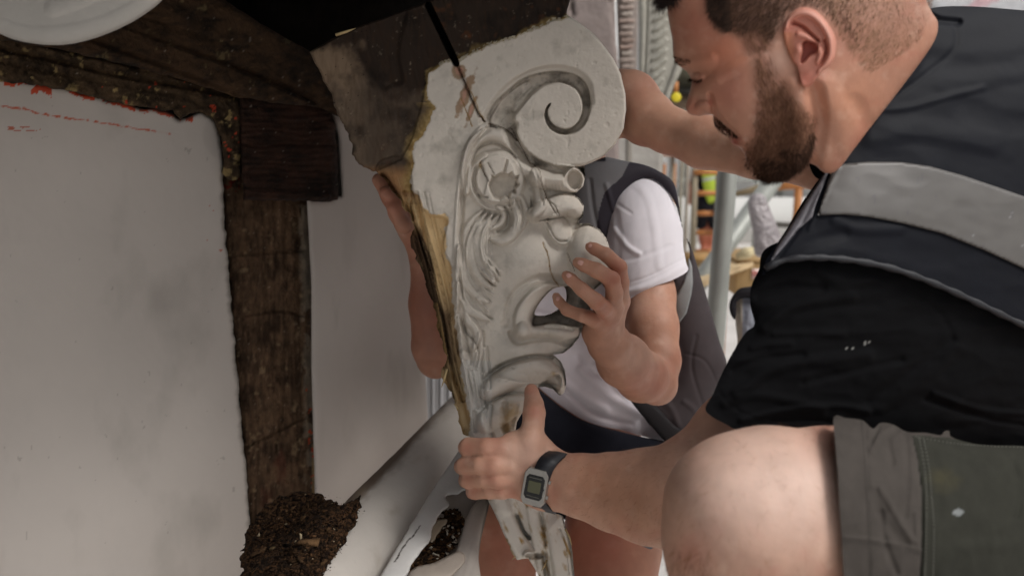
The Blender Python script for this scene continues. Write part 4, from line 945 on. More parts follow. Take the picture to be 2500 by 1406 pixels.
# body skin: near arm and hand, far arm, thigh and shin, hidden trunk
palm = ('g', 0.010, [cone(P(1322, 1168, .955), P(1248, 1108, .952), 56 * .955 / F, 28 * .955 / F), cone(P(1322, 1178, .955), P(1240, 1142, .950), 54 * .955 / F, 27 * .955 / F),
                     cone(P(1322, 1182, .955), P(1244, 1170, .955), 54 * .955 / F, 27 * .955 / F), cone(P(1325, 1186, .96), P(1256, 1188, .96), 50 * .955 / F, 26 * .955 / F),
                     cone(P(1318, 1140, .955), P(1268, 1098, .955), 44 * .955 / F, 38 * .955 / F), cone(P(1272, 1098, .955), P(1250, 1094, .952), 38 * .955 / F, 30 * .955 / F), cone(P(1306, 1082, .957), P(1338, 1128, .957), 34 * .955 / F, 42 * .955 / F), cone(P(1288, 1076, .957), P(1252, 1088, .955), 32 * .955 / F, 30 * .955 / F)])
fing = ('g', 0.0012, [
    ('g', .003, chain([(1262, 1098, .95, 26), (1226, 1094, .946, 26), (1190, 1092, .946, 23.5), (1144, 1091, .962, 23), (1140, 1092, 1.0, 21), (1150, 1094, 1.045, 19)])),
    ('g', .003, chain([(1248, 1137, .945, 25), (1208, 1136, .940, 25), (1172, 1135, .943, 21), (1134, 1136, .962, 20.5), (1128, 1138, 1.0, 19), (1140, 1138, 1.045, 17)])),
    ('g', .003, chain([(1250, 1167, .947, 23), (1214, 1169, .943, 23), (1184, 1170, .947, 19), (1144, 1172, .965, 19), (1138, 1172, 1.0, 18), (1150, 1172, 1.045, 16)])),
    ('g', .003, chain([(1254, 1190, .955, 22), (1226, 1197, .952, 21), (1196, 1200, .954, 17), (1160, 1201, .970, 17), (1154, 1201, 1.0, 16), (1164, 1201, 1.04, 14)])),
    ('g', .006, chain([(1296, 1120, .95, 42), (1294, 1078, .95, 34), (1302, 1035, .955, 25), (1304, 1008, .965, 26), (1303, 985, .975, 22), (1298, 958, .985, 16), (1297, 950, .986, 14)]))])
hand1 = ('g', 0.0035, [palm, fing])
arm1 = ('g', 0.010, chain([(1335, 1176, .955, 58), (1365, 1176, .95, 64), (1420, 1185, .935, 74), (1500, 1200, .915, 92), (1580, 1210, .89, 112), (1650, 1212, .865, 122), (1710, 1190, .84, 118)]))
uarm1 = ('g', 0.012, chain([(1650, 1215, .865, 100), (1712, 1165, .85, 108), (1790, 1060, .86, 94), (1880, 940, .88, 80)]))
arm2 = ('g', 0.010, chain([(1462, 250, 1.19, 50), (1500, 246, 1.17, 66), (1535, 250, 1.15, 74), (1580, 290, 1.12, 64), (1630, 318, 1.09, 54), (1720, 348, 1.05, 62), (1850, 370, 1.0, 64), (1990, 390, .96, 66), (2120, 440, .92, 80)]))
hand2 = ('g', 0.004, chain([(1510, 215, 1.165, 40), (1460, 195, 1.175, 24), (1420, 200, 1.18, 20)]) + chain([(1510, 245, 1.17, 38), (1455, 240, 1.185, 24), (1410, 250, 1.185, 20)]) + chain([(1505, 275, 1.17, 36), (1450, 285, 1.185, 22), (1412, 296, 1.185, 19)]) + chain([(1505, 300, 1.16, 30), (1462, 322, 1.175, 20), (1430, 332, 1.175, 17)]) + chain([(1520, 280, 1.14, 30), (1500, 320, 1.13, 22)]))
leg1 = ('g', 0.014, chain([(2500, 1300, .83, 180), (2250, 1290, .77, 185), (2040, 1256, .715, 206), (1880, 1250, .69, 200), (1815, 1258, .685, 190)]) + chain([(1815, 1258, .685, 186), (1790, 1330, .69, 160), (1800, 1500, .705, 156), (1880, 1750, .74, 140), (1950, 2050, .82, 105)]))
knee = ('g', 0.02, [leg1, cone(P(1775, 1235, .665), P(1800, 1270, .66), 110 * .65 / F, 105 * .65 / F)])
trunk = ('g', 0.05, chain([(2300, 380, .96, 130), (2600, 560, .98, 200), (2800, 900, .98, 220), (2900, 1300, .95, 200)]) + chain([(2130, 470, .97, 80), (2300, 420, .96, 120)]) + chain([(1880, 940, .88, 80), (2100, 720, .92, 90), (2400, 560, .96, 130)]) + chain([(2900, 1300, .92, 190), (2500, 1300, .83, 180)]))
tree = ('g', 0.012, [('g', .012, [hand1, arm1]), uarm1, ('g', .012, [hand2, arm2]), knee, trunk])
bv, bf = sdf_mesh(tree, 0.0028)
spots1 = [(1215, 1090, 28, RED, .35), (1195, 1140, 18, RED, .35), (1200, 1170, 18, RED, .45), (1222, 1196, 16, RED, .4), (1304, 1005, 20, RED, .6), (1297, 955, 14, RED, .5), (1140, 1092, 18, RED, .5), (1130, 1137, 15, RED, .3), (1142, 1172, 14, RED, .4), (1156, 1200, 13, RED, .4), (1280, 1100, 50, PALESK, .4),
          (1780, 1180, 130, PALESK, .85), (1950, 1200, 170, PALESK, .95), (1690, 1350, 50, RED, .45), (2020, 1060, 60, RED, .3), (1850, 1085, 90, PALESK, .5), (1600, 390, 60, RED, .35), (1560, 220, 40, RED, .3), (1450, 1190, 60, srgb('b98466'), .5), (1560, 1250, 90, srgb('a87656'), .5)]
col_body = skin_col(bv, spots1)

# head and neck, outlined in profile, both sides bulging
HEAD = [(1622, -40), (1628, 19), (1634, 60), (1641, 96), (1644, 138), (1654, 158), (1668, 169), (1678, 177), (1685, 189), (1688, 204), (1685, 220), (1680, 237), (1675, 254), (1675, 268), (1684, 279), (1704, 284), (1724, 281), (1740, 282), (1743, 292), (1752, 310), (1768, 322), (1781, 330), (1782, 343), (1791, 354), (1806, 362), (1815, 374),
        (1822, 392), (1828, 408), (1848, 422), (1886, 430), (1930, 420), (1964, 399), (1990, 404), (2014, 422), (2044, 416), (2084, 366), (2134, 300), (2204, 210), (2276, 110), (2290, 60), (2275, 30), (2262, 0), (2260, -50), (2245, -130), (2180, -220), (2050, -285), (1900, -295), (1760, -250), (1660, -150)]
hp = Paint(1600, -320, 2320, 480, 2.5)
hp.bump(1702, 192, 28, 20, -11, 10); hp.bump(1704, 188, 15, 9, 12, 12, 'dome'); hp.stroke([(1682, 186), (1698, 196), (1716, 194), (1728, 186)], -3.5, 3.5, 'soft'); hp.stroke([(1686, 178), (1704, 176), (1724, 178)], -3, 3, 'soft')
hp.stroke([(1650, 148), (1668, 155), (1700, 154), (1735, 146)], 5, 22, 'soft')
hp.bump(1716, 262, 20, 17, 12, 0, 'dome'); hp.stroke([(1733, 232), (1740, 258), (1744, 282)], -11, 9, 'soft'); hp.stroke([(1742, 270), (1764, 298), (1786, 322), (1800, 338)], -8, 11, 'soft')
hp.bump(1710, 276, 9, 5, -8, -8); hp.stroke([(1690, 210), (1688, 250)], 4, 14, 'soft')
hp.bump(1790, 240, 60, 50, 12); hp.bump(1830, 180, 50, 40, 7); hp.stroke([(1862, 140), (1800, 165), (1750, 190)], 6, 22, 'soft')
hp.stroke([(1945, 215), (1958, 270), (1960, 330), (1930, 385), (1890, 410)], 16, 44, 'soft')
hp.stroke([(1990, 225), (1998, 290), (1992, 350), (1980, 395)], -18, 34, 'soft')
hp.stroke([(2010, 210), (2060, 300), (2090, 400)], 10, 46, 'soft'); hp.stroke([(2090, 250), (2130, 330)], -6, 30, 'soft')
hp.stroke([(1786, 332), (1800, 340), (1818, 346)], 6, 8, 'soft'); hp.stroke([(1784, 345), (1806, 348), (1824, 352)], -7, 4, 'soft'); hp.stroke([(1794, 356), (1812, 360)], 5, 7, 'soft')
hp.bump(1720, 60, 60, 60, 6); hp.bump(1905, 130, 40, 60, 5)
Rh = Relief(HEAD, lambda u, v: .775 + 0 * u , step=3, k=0.66, paint=hp, back=1.0)
hv, hf_, hu, hvv, hfb = Rh.mesh()
spots_h = [(1700, 60, 50, RED, .55), (1760, 130, 60, srgb('b5694c'), .7), (1780, 230, 46, RED, .55), (1690, 262, 22, RED, .6), (1735, 250, 10, srgb('8e4032'), .5), (1900, 150, 36, PALESK, .4), (2060, 90, 50, RED, .4), (2080, 250, 70, srgb('c08566'), .5), (1795, 345, 14, srgb('96483e'), .8), (1662, 152, 8, srgb('7b5444'), .5), (1702, 197, 16, srgb('8d5646'), .5)]
col_head = skin_col(hv, spots_h, srgb('b5836c'))
# five o'clock tone under the beard and cropped hair
BEARD = [(1806, 84), (1850, 60), (1884, 92), (1880, 130), (1900, 165), (1922, 205), (1944, 240), (1972, 262), (1994, 290), (1990, 330), (1978, 370), (1962, 398), (1930, 420), (1886, 432), (1848, 424), (1826, 408), (1820, 384), (1814, 366), (1822, 345), (1840, 330), (1838, 300), (1846, 262), (1846, 230), (1836, 190), (1826, 140)]
HAIR = [(1728, -300), (1728, -20), (1732, 20), (1750, 48), (1776, 66), (1806, 84), (1850, 76), (1884, 96), (1905, 64), (1925, 30), (1960, 14), (2000, 20), (2040, 50), (2080, 90), (2120, 130), (2170, 120), (2220, 110), (2262, 40), (2262, -300)]
def soft_in(u, v, poly, w):
    p = smooth(poly, 8); ins = inside(u, v, [p]); D, _, _ = near_seg(u, v, p, np.roll(p, -1, 0)); return np.clip(0.5 + np.where(ins, D, -D) / w, 0, 1)
bt = soft_in(hu, hvv, BEARD, 26); ht = soft_in(hu, hvv, HAIR, 30)
col_head = mixc(col_head, srgb('6a4032'), bt * 0.45); fade = np.clip((2080 - hu) / 200, 0.25, 1)
col_head = mixc(col_head, srgb('4a3328'), ht * 0.75 * np.maximum(fade, (hvv < -30) * .9))
n0 = len(bv); V_ = np.concatenate([bv, hv]); 
bfq = np.concatenate([bf, hf_ + n0])
body = link_mesh('body', V_, bfq, M_skin, man, np.concatenate([col_body, col_head]))

# ear with rim, fold and hollow
ep = Paint(1890, 0, 2060, 230, 1)
ep.stroke([(1918, 70, 5), (1926, 46, 8), (1945, 32, 10), (1970, 30, 12), (1996, 44, 13), (2018, 72, 12), (2030, 104, 11), (2030, 136, 10), (2018, 160, 9), (2002, 176, 8)], 15)
ep.stroke([(1938, 58), (1958, 66), (1978, 84), (1996, 100)], -13, 8, 'soft')
ep.stroke([(1950, 84), (1972, 92), (1992, 112), (2004, 130), (1998, 152)], 10, 8)
ep.stroke([(2012, 100), (2018, 122), (2010, 142), (2002, 156)], -11, 5, 'soft')
ep.region([(1958, 104), (1972, 98), (1994, 104), (2000, 118), (1992, 132), (1978, 138), (1968, 150), (1956, 158), (1952, 146), (1957, 126)], -26, soft=6)
ep.bump(1950, 124, 12, 16, 9); ep.bump(1972, 190, 13, 16, 5)
Re = Relief([(1912, 78), (1914, 60), (1926, 38), (1946, 22), (1968, 19), (1994, 28), (2018, 54), (2036, 84), (2041, 112), (2037, 142), (2022, 164), (2004, 178), (1992, 192), (1982, 208), (1966, 212), (1955, 200), (1950, 178), (1944, 160), (1930, 140), (1918, 108)],
            lambda u, v: Rh.front(u, v) - 0.0015 - 0.0085 * np.clip((u - 1925) / 90, 0, 1.2), step=2, k=0.22, cap=11, paint=ep, back=1.6)
def col_ear(u, v, fb):
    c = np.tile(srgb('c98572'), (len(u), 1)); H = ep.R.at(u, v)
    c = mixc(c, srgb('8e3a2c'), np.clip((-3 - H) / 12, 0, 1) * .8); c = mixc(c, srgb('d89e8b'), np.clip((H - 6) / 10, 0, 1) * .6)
    c = mixc(c, srgb('a4513d'), np.exp(-(((u - 1970) / 16) ** 2 + ((v - 190) / 16) ** 2)) * .6)
    return mixc(c, srgb('c07c60'), np.clip((1945 - u) / 14, 0, 1) * (v > 80))
relief_obj('ear', Re, M_skin, man, col_ear)

# hair, beard, brows, lashes
def hc(*hexes, v=0.25):
    cs = np.array([srgb(h) for h in hexes])
    def f(u, vv, r): return cs[r.integers(len(cs), size=len(u))] * r.uniform(1 - v, 1 + v, (len(u), 1))
    return f
front_h = lambda u, v: Rh.front(u, v, 0.0)
beard_dir = lambda u, v: 78 + 30 * np.clip((v - 250) / 150, -0.3, 1) + 18 * fbm(u, v, 30, 2, 4) - 30 * np.clip((1870 - u) / 50, 0, 1) * (v > 300)
dens_b = lambda u, v: np.clip(0.4 + 0.4 * np.clip((v - 230) / 120, -0.4, 1) + 0.4 * fbm(u, v, 22, 3, 5), 0.06, 1) * np.clip(soft_in(u, v, BEARD, 70) * 2 - .75, 0, 1) ** 1.5
bp_ = strands('beard', BEARD, front_h, 7500, 17, beard_dir, 0.7, M_hair, man, hc('6b4a39', '815c48', '523829', '956d56'), lift=0.3, dens=dens_b, jit=0.5)
bp2 = strands('beard', [(1834, 380), (1850, 372), (1900, 372), (1960, 330), (1988, 320), (1984, 366), (1962, 400), (1930, 424), (1886, 436), (1846, 428), (1824, 410), (1818, 388)], front_h, 5600, 20, lambda u, v: 105 + 25 * fbm(u, v, 30, 2, 4), 1.0, M_hair, man, hc('2a1b14', '3c281d', '1d130e', '50372a'), lift=0.4, jit=0.7, seed=9, dens=lambda u, v: np.clip(.1 + .8 * (v - 360) / 50 + .3 * (u - 1930) / 40 + .5 * fbm(u, v, 18, 3, 5), .03, 1))
strands('moustache', [(1740, 284), (1752, 288), (1768, 304), (1790, 322), (1800, 334), (1786, 334), (1766, 326), (1750, 314), (1742, 298)], front_h, 260, 10, lambda u, v: 66 + 10 * fbm(u, v, 20, 2, 4), 1.4, M_hair, man, hc('2a1912', '3a2418', '1c110c'), lift=0.5, seed=10)
strands('eyebrow', [(1648, 140), (1664, 146), (1686, 148), (1692, 153), (1684, 158), (1664, 162), (1652, 156)], front_h, 70, 10, lambda u, v: 200 + 20 * fbm(u, v, 20, 2, 4), 1.3, M_hair, man, hc('3a2418', '4d3222'), lift=0.3, seed=11)
strands('eyelash', [(1682, 190), (1700, 196), (1716, 193), (1716, 197), (1700, 200), (1683, 195)], front_h, 60, 10, lambda u, v: 135 + 0 * u, 1.3, M_hair, man, hc('2a1812'), lift=0.9, seed=12)
dens_h = lambda u, v: np.maximum((v < -25) * .8, np.clip(1.05 - (u - 1880) / 230, 0.03, 1)) * soft_in(u, v, HAIR, 22)
strands('hair', HAIR, front_h, 20000, 17, lambda u, v: 150 - 60 * np.clip((u - 1700) / 500, 0, 1) + 20 * fbm(u, v, 40, 2, 4), 0.9, M_hair, man, hc('33231a', '443024', '563d2e'), lift=0.2, dens=dens_h, seed=13)
strands('hair', [(2000, -60), (2262, -60), (2262, 60), (2230, 110), (2170, 150), (2120, 170), (2070, 110), (2030, 40)], front_h, 6000, 16, lambda u, v: 128 + 12 * fbm(u, v, 40, 2, 4), 0.42, M_hair, man, hc('8a6a52', '9c7b62', '765742'), lift=0.12, seed=14)
dens_f = None
strands('hair', [(1720, -150), (1760, -120), (1735, -40), (1732, 20), (1760, 60), (1790, 60), (1760, -100)], front_h, 1500, 22, lambda u, v: 120 + 24 * fbm(u, v, 40, 2, 4), 1.5, M_hair, man, hc('17100d', '2c1f18', '3a2920'), lift=0.3, seed=15)
# fringe hanging over the brow
R_fr = Relief([(1602, -200), (1750, -230), (1750, -60), (1680, -40), (1650, -8), (1636, 4), (1620, 22), (1612, 22), (1606, 10), (1598, -30)], .74, step=4, k=0.5)
relief_obj('fringe', R_fr, M_hair, man, lambda u, v, fb: np.tile(srgb('1c1410'), (len(u), 1)) * (1 + 0.5 * fbm(u * 2, v * .5, 8, 3, 3))[:, None])
strands('fringe', [(1604, -60), (1660, -60), (1648, -6), (1624, 8), (1606, 4)], lambda u, v: R_fr.front(u, v), 1100, 30, lambda u, v: 96 + 14 * np.clip((1620 - u) / 16, -1, 1), 1.8, M_hair, man, hc('17100d', '241914'), lift=0.2, seed=16)
# fine hair on the knee and forearm, rooted on the body mesh
def body_hair(name, verts, faces, sel, n, length, direc, parent, colr, width=0.0003, seed=5):
    r = np.random.default_rng(seed); fc = faces[sel(*pix(verts[faces[:, 0]]))]
    nn = np.cross(verts[fc[:, 1]] - verts[fc[:, 0]], verts[fc[:, 2]] - verts[fc[:, 0]]); nn /= np.linalg.norm(nn, axis=1)[:, None] + 1e-12
    face_cam = (nn * (np.array([0, 0, CAMZ]) - verts[fc[:, 0]])).sum(1) ; fc = fc[face_cam > -0.02]; nn = nn[face_cam > -0.02]
    i = r.integers(len(fc), size=n); p = verts[fc[i]].mean(1) + r.normal(0, .001, (n, 3)); nv = nn[i]
    d = direc[None] + r.normal(0, .45, (n, 3)); d -= nv * (d * nv).sum(1)[:, None] * 1; d /= np.linalg.norm(d, axis=1)[:, None]
    sd = np.cross(d, nv); L = length * r.uniform(.5, 1.2, n)[:, None]; q = []
    for t, h, w in ((0, 0, 1), (.5, .22, .8), (1, .30, .15)):
        c = p + d * L * t + nv * (L * h + .0002); q += [c + sd * width * w, c - sd * width * w]
    Vv = np.stack(q, 1).reshape(-1, 3); b = np.arange(n)[:, None] * 6; f = np.concatenate([b + np.array([0, 1, 3, 2]), b + np.array([2, 3, 5, 4])])
    return link_mesh(name, Vv, f, M_hair, parent, np.repeat(colr[r.integers(len(colr), size=n)], 6, 0))
HB = np.array([srgb(h) for h in ('8a5c40', '6e4730', 'a5744f')])
body_hair('leg_hair', bv, bf, lambda u, v, d: (u > 1610) & (u < 2040) & (v > 1040) & (v < 1450) & (d < .72), 260, .010, np.array([-.1, 0, -.9]), man, HB, .00010)
body_hair('leg_hair', bv, bf, lambda u, v, d: (u > 1610) & (u < 1740) & (v > 1340) & (v < 1450) & (d < .75), 200, .011, np.array([.1, 0, -.9]), man, HB, .00013, 6)
body_hair('arm_hair', bv, bf, lambda u, v, d: (u > 1380) & (u < 1700) & (v > 1040) & (v < 1340) & (d > .76), 550, .008, np.array([-.6, 0, -.7]), man, HB, .00009, 7)

# --- T-shirt
ts = Paint(1690, 560, 2600, 1150, 4)
for ln, h, w in (([(1800, 960), (1880, 905), (1990, 880), (2120, 868)], 9, 22), ([(1790, 905), (1850, 880), (1960, 868)], -7, 14), ([(1770, 985), (1850, 965), (1960, 985), (2010, 1000)], 8, 18), ([(1865, 800), (1930, 752), (2000, 735), (2080, 725)], 10, 22), ([(1850, 720), (1920, 700), (2010, 705)], -7, 16), ([(1890, 815), (1990, 812), (2060, 818)], 5, 12),
                 ([(2120, 980), (2230, 900), (2320, 830)], -6, 18), ([(2150, 1000), (2250, 930), (2340, 850)], 5, 20), ([(2200, 700), (2290, 760), (2330, 830)], -2.5, 12), ([(1810, 1025), (1930, 1000), (2050, 992), (2120, 1005)], 9, 12), ([(1880, 1030), (2000, 1025), (2050, 1040)], -8, 10), ([(1835, 850), (1870, 840), (1930, 838)], 6, 12), ([(1960, 935), (2080, 905), (2200, 880)], -6, 14), ([(2000, 660), (2060, 690), (2120, 680)], 6, 26),
                 ([(2280, 960), (2400, 1000), (2520, 1010)], 8, 10), ([(2260, 975), (2400, 1020), (2520, 1040)], -8, 10)): ts.stroke(ln, h, w, 'soft')
ts.stroke([(1752, 950), (1785, 990), (1840, 1020), (1890, 1045)], -5, 3, 'soft'); ts.stroke([(1726, 1000), (1760, 1032), (1830, 1062)], 4, 14)
TORSO = poisson([smooth([(1660, 1040), (1700, 980), (1745, 930), (1785, 850), (1815, 800), (1842, 780), (1826, 745), (1828, 700), (1862, 640), (1920, 556), (1975, 460), (1985, 400), (2040, 300), (2110, 170), (2180, 40), (2240, -30), (2320, 10), (2400, 14), (2500, 22), (2700, 36), (3000, 300), (3000, 1100), (2700, 1190), (2500, 1170), (2330, 1130), (2140, 1090), (2045, 1085), (1960, 1090), (1890, 1096), (1810, 1116), (1720, 1120)], 8)], 8)
TEE = [(1722, 996), (1740, 962), (1762, 912), (1788, 862), (1820, 812), (1842, 792), (1832, 745), (1834, 700), (1852, 660), (1880, 600), (2050, 560), (2300, 560), (2650, 600), (2700, 900), (2650, 1110), (2500, 1100), (2330, 1085), (2140, 1066), (2045, 1062), (1960, 1066), (1890, 1062), (1810, 1052), (1770, 1034), (1735, 1014)]
tdep = lambda u, v: .815 + (u - 1900) / 5500
Rt = Relief(TEE, tdep, step=5, k=0.36, paint=ts, back=1.1, body=TORSO, hfun=lambda u, v: 2 * fbm(u * 0.6, v, 60, 3, 5) + 5 * (1 - np.abs(fbm(u * .45 + v * .25, v, 70, 3, 65)) * 2.6) + 1.2 * fbm(u, v, 22, 3, 9))
def col_tee(u, v, fb):
    c = np.tile(srgb('0a0a0c'), (len(u), 1)); D = np.hypot((u - 2100) / 46, (v - 846 + (u - 2100) * 0.2) / 9); c[(D < 1) & (fbm(u, v, 4, 2, 3) > 0.45)] = srgb('8a8a86'); return c
relief_obj('t_shirt', Rt, M_cloth_b, man, col_tee)
# collar of the shirt showing under the chin
R_col = Relief([(1976, 400), (1992, 404), (2018, 418), (2030, 440), (2000, 438), (1984, 424)], .84, step=2, k=0.4); relief_obj('collar', R_col, M_cloth_b, man, srgb('0a0a0c'))

# --- vest with reflective bands
vs_ = Paint(1830, -20, 2600, 900, 4)
for ln, h, w in (([(2252, 40), (2180, 150), (2110, 250), (2060, 350), (2012, 430)], 9, 12), ([(2330, 60), (2330, 120), (2250, 190), (2170, 250), (2100, 330)], -4, 9), ([(2270, 90), (2230, 170), (2150, 260)], 6, 14), ([(2280, 150), (2400, 165), (2520, 150)], -5, 40), ([(2300, 200), (2420, 190), (2520, 160)], 4, 34), ([(2140, 268), (2220, 262), (2300, 240), (2400, 215)], 5, 12), ([(2256, 30), (2290, 50), (2340, 55)], -16, 12),
                 ([(2130, 330), (2250, 320), (2420, 350)], 6, 40), ([(2350, 260), (2450, 300), (2560, 300)], -6, 40), ([(2035, 405), (1990, 480), (1950, 560), (1900, 630)], -5, 5), ([(2048, 410), (2008, 490), (1975, 560)], 5, 6), ([(2040, 540), (2100, 560), (2200, 560)], 5, 20), ([(1900, 640), (1960, 600), (2060, 570)], -5, 22)): vs_.stroke(ln, h, w, 'soft')
VEST = [(2254, 34), (2270, 22), (2320, 16), (2400, 18), (2500, 26), (2700, 40), (2800, 500), (2720, 880), (2620, 850), (2500, 800), (2400, 752), (2300, 706), (2200, 668), (2120, 648), (2040, 636), (1960, 634), (1910, 640), (1880, 655), (1862, 672), (1868, 640), (1890, 605), (1920, 560), (1955, 500), (1990, 450), (2012, 420), (2040, 370), (2080, 300), (2120, 235), (2170, 160), (2220, 90)]
Rv = Relief(VEST, tdep, step=5, k=0.36, paint=vs_, back=1.3, body=TORSO, off=0.010, hfun=lambda u, v: 3 * fbm(u * 0.7, v, 80, 3, 15) + 2 * (1 - np.abs(fbm(u * .5 - v * .3, v, 95, 3, 75)) * 2.4))
def col_vest(u, v, fb):
    c = np.tile(srgb('0f1119'), (len(u), 1)) * (1 + .08 * fbm(u, v, 60, 3, 3))[:, None]
    return c
relief_obj('vest', Rv, M_vest, man, col_vest)
sp_ = Paint(1830, 300, 2600, 900, 4); sp_.stroke([(2030, 405), (2000, 470), (1990, 530)], 3, 4)
STR = [(2032, 408), (2060, 400), (2120, 395), (2200, 396), (2270, 406), (2350, 428), (2430, 455), (2560, 500), (2680, 560), (2680, 740), (2560, 690), (2500, 656), (2400, 610), (2300, 570), (2200, 545), (2120, 530), (2060, 524), (1996, 526)]
Ps = Patch(Rv, STR, 0.004, 0.0025, step=5, sm=False)
def col_str(u, v, fb):
    c = np.tile(srgb('625f5c'), (len(u), 1)) * (1 + .07 * fbm(u * .4, v, 30, 4, 3))[:, None]
    c = mixc(c, srgb('99979a'), ((fbm(u, v, 8, 3, 4) > .66) & (v > 500) & (u > 2350)) * .6); return mixc(c, srgb('504e52'), (fbm(u, v * .3, 12, 3, 44) > .6) * .4)
relief_obj('reflective_stripe', Ps, M_reflect, man, col_str)
Ps2 = Patch(Rv, [(2014, 424), (2026, 412), (1992, 500), (1984, 530), (1950, 560), (1912, 606), (1888, 634), (1880, 640), (1896, 604), (1930, 552), (1970, 488)], 0.003, 0.002, step=4, sm=False)
relief_obj('reflective_stripe', Ps2, M_reflect, man, srgb('68656a'))
# bound hem along the armhole
hem = smooth([(1868, 664), (1890, 652), (1920, 642), (1970, 637), (2040, 639), (2120, 650), (2200, 670), (2300, 708), (2400, 754), (2500, 802), (2620, 852)], 14, False)
hd = Rv.front(hem[:, 0], hem[:, 1] - 10, 0.004)
tube('vest_hem', [V(a, b - 8, d) for (a, b), d in zip(hem, hd)], [0.0034 + 0.0007 * math.sin(i * 1.7) for i in range(len(hem))], mat('hem_binding', col=tuple(srgb('222328')), rough=.6, bump=.4, bscale=300, bdist=.001), man, n=10)
# seam lines on the stripe
M_thread = mat('thread', col=tuple(srgb('6b6a62')), rough=.8)
def stitches(name, pts, front, m, parent, gap=9, ln=5.5, w=0.0006, off=0.002):
    p = smooth(pts, gap, False); V_, F_ = [], []; b = 0
    dr = np.gradient(p, axis=0); dr /= np.linalg.norm(dr, axis=1)[:, None] + 1e-9
    for (x, y), (dx, dy) in zip(p, dr):
        A = (x - dx * ln / 2, y - dy * ln / 2); B = (x + dx * ln / 2, y + dy * ln / 2)
        da = float(front(np.array([A[0]]), np.array([A[1]]))[0]) - off; db = float(front(np.array([B[0]]), np.array([B[1]]))[0]) - off; dm = (da + db) / 2 - w
        nx, ny = -dy * w * F / da, dx * w * F / da
        q = [P(A[0], A[1], da + w), P(x + nx, y + ny, dm + w * .5), P(B[0], B[1], db + w), P(x - nx, y - ny, dm + w * .5), P(x, y, dm)]
        V_ += q; F_ += [(b, b + 4, b + 1), (b + 1, b + 4, b + 2), (b + 2, b + 4, b + 3), (b + 3, b + 4, b)]; b += 5
    return link_mesh(name, np.array(V_), np.array(F_), m, parent, None)
# --- shorts
sh = Paint(2020, 990, 2620, 1560, 3)
for ln, h, w in (([(2112, 1020), (2118, 1150), (2120, 1250), (2124, 1420)], -4, 4), ([(2130, 1200), (2160, 1270), (2210, 1330)], -5, 18), ([(2150, 1190), (2190, 1260), (2230, 1320)], 7, 12), ([(2130, 1100), (2150, 1060), (2180, 1040)], 7, 12), ([(2125, 1080), (2145, 1045)], -7, 8), ([(2180, 1130), (2170, 1070), (2200, 1040)], -6, 10), ([(2150, 1250), (2160, 1320), (2190, 1400)], -7, 12), ([(2060, 1310), (2120, 1316), (2190, 1328), (2250, 1342)], 5, 6), ([(2210, 1060), (2215, 1160), (2210, 1260)], -6, 12), ([(2235, 1250), (2240, 1330)], 5, 8),
                 ([(2470, 1130), (2490, 1200), (2480, 1260)], -8, 18), ([(2330, 1090), (2370, 1120), (2440, 1130)], -5, 16), ([(2300, 1400), (2350, 1340), (2450, 1330)], 4, 26)): sh.stroke(ln, h, w, 'soft')
sh.stroke([(2228, 1070), (2240, 1120), (2250, 1200), (2252, 1300), (2246, 1420)], -9, 4, 'soft')
SHO = [(2036, 1018), (2066, 1020), (2100, 1024), (2112, 1030), (2132, 1046), (2150, 1032), (2180, 1036), (2215, 1054), (2260, 1056), (2296, 1062), (2306, 1052), (2318, 1052), (2326, 1068), (2400, 1086), (2520, 1090), (2700, 1120), (2800, 1600), (2072, 1600), (2064, 1460), (2058, 1380), (2054, 1300), (2050, 1240), (2046, 1160), (2040, 1090)]
Rs = Relief(SHO, lambda u, v: .708 + (u - 2050) / 4200, step=4, k=1.0, off=0.006, paint=sh, back=1.0, body=[(1880, 1050), (1960, 1024), (2036, 1018), (2132, 1020), (2300, 1040), (2520, 1075), (2700, 1100), (3000, 1600), (2072, 1600), (1900, 1560), (1800, 1400), (1800, 1150)], hfun=lambda u, v: 2.5 * fbm(u, v, 60, 4, 25) + 3.5 * (1 - np.abs(fbm(u, v * .5, 60, 3, 85)) * 2.4))
def col_sho(u, v, fb):
    pk = u > np.interp(v, [1060, 1120, 1200, 1300, 1420], [2226, 2240, 2250, 2252, 2246]); pk &= v > 1062 + (u - 2230) * 0.07
    c = np.where(pk[:, None], srgb('33332d'), srgb('48433f')) * (1 + .06 * fbm(u, v, 40, 4, 3))[:, None]
    c = mixc(c, srgb('4d4833'), pk * np.clip(1 - np.hypot((u - 2300) / 50, (v - 1170) / 34) + .4 * fbm(u, v, 16, 3, 4), 0, 1) * .55)
    c = mixc(c, srgb('8e9292'), (np.hypot((u - 2338) / 15, (v - 1250) / 10) + .3 * fbm(u, v, 5, 3, 4) < 0.85) * .75)
    return c
relief_obj('shorts', Rs, M_canvas, man, col_sho)
fs_ = lambda u, v: Rs.front(u, v)
M_thread2 = mat('dark_thread', col=tuple(srgb('2f2b27')), rough=.8)
for pts_, mm in (([(2104, 1028), (2112, 1120), (2118, 1220), (2122, 1320), (2126, 1420)], M_thread2), ([(2062, 1322), (2130, 1328), (2200, 1342), (2246, 1352)], M_thread2), ([(2256, 1075), (2268, 1140), (2274, 1210), (2280, 1290), (2278, 1420)], M_thread), ([(2244, 1068), (2258, 1150), (2262, 1250), (2258, 1420)], M_thread), ([(2236, 1066), (2330, 1082), (2420, 1088), (2520, 1092)], M_thread)):
    stitches('stitching', pts_, fs_, mm, man, gap=8, ln=5)
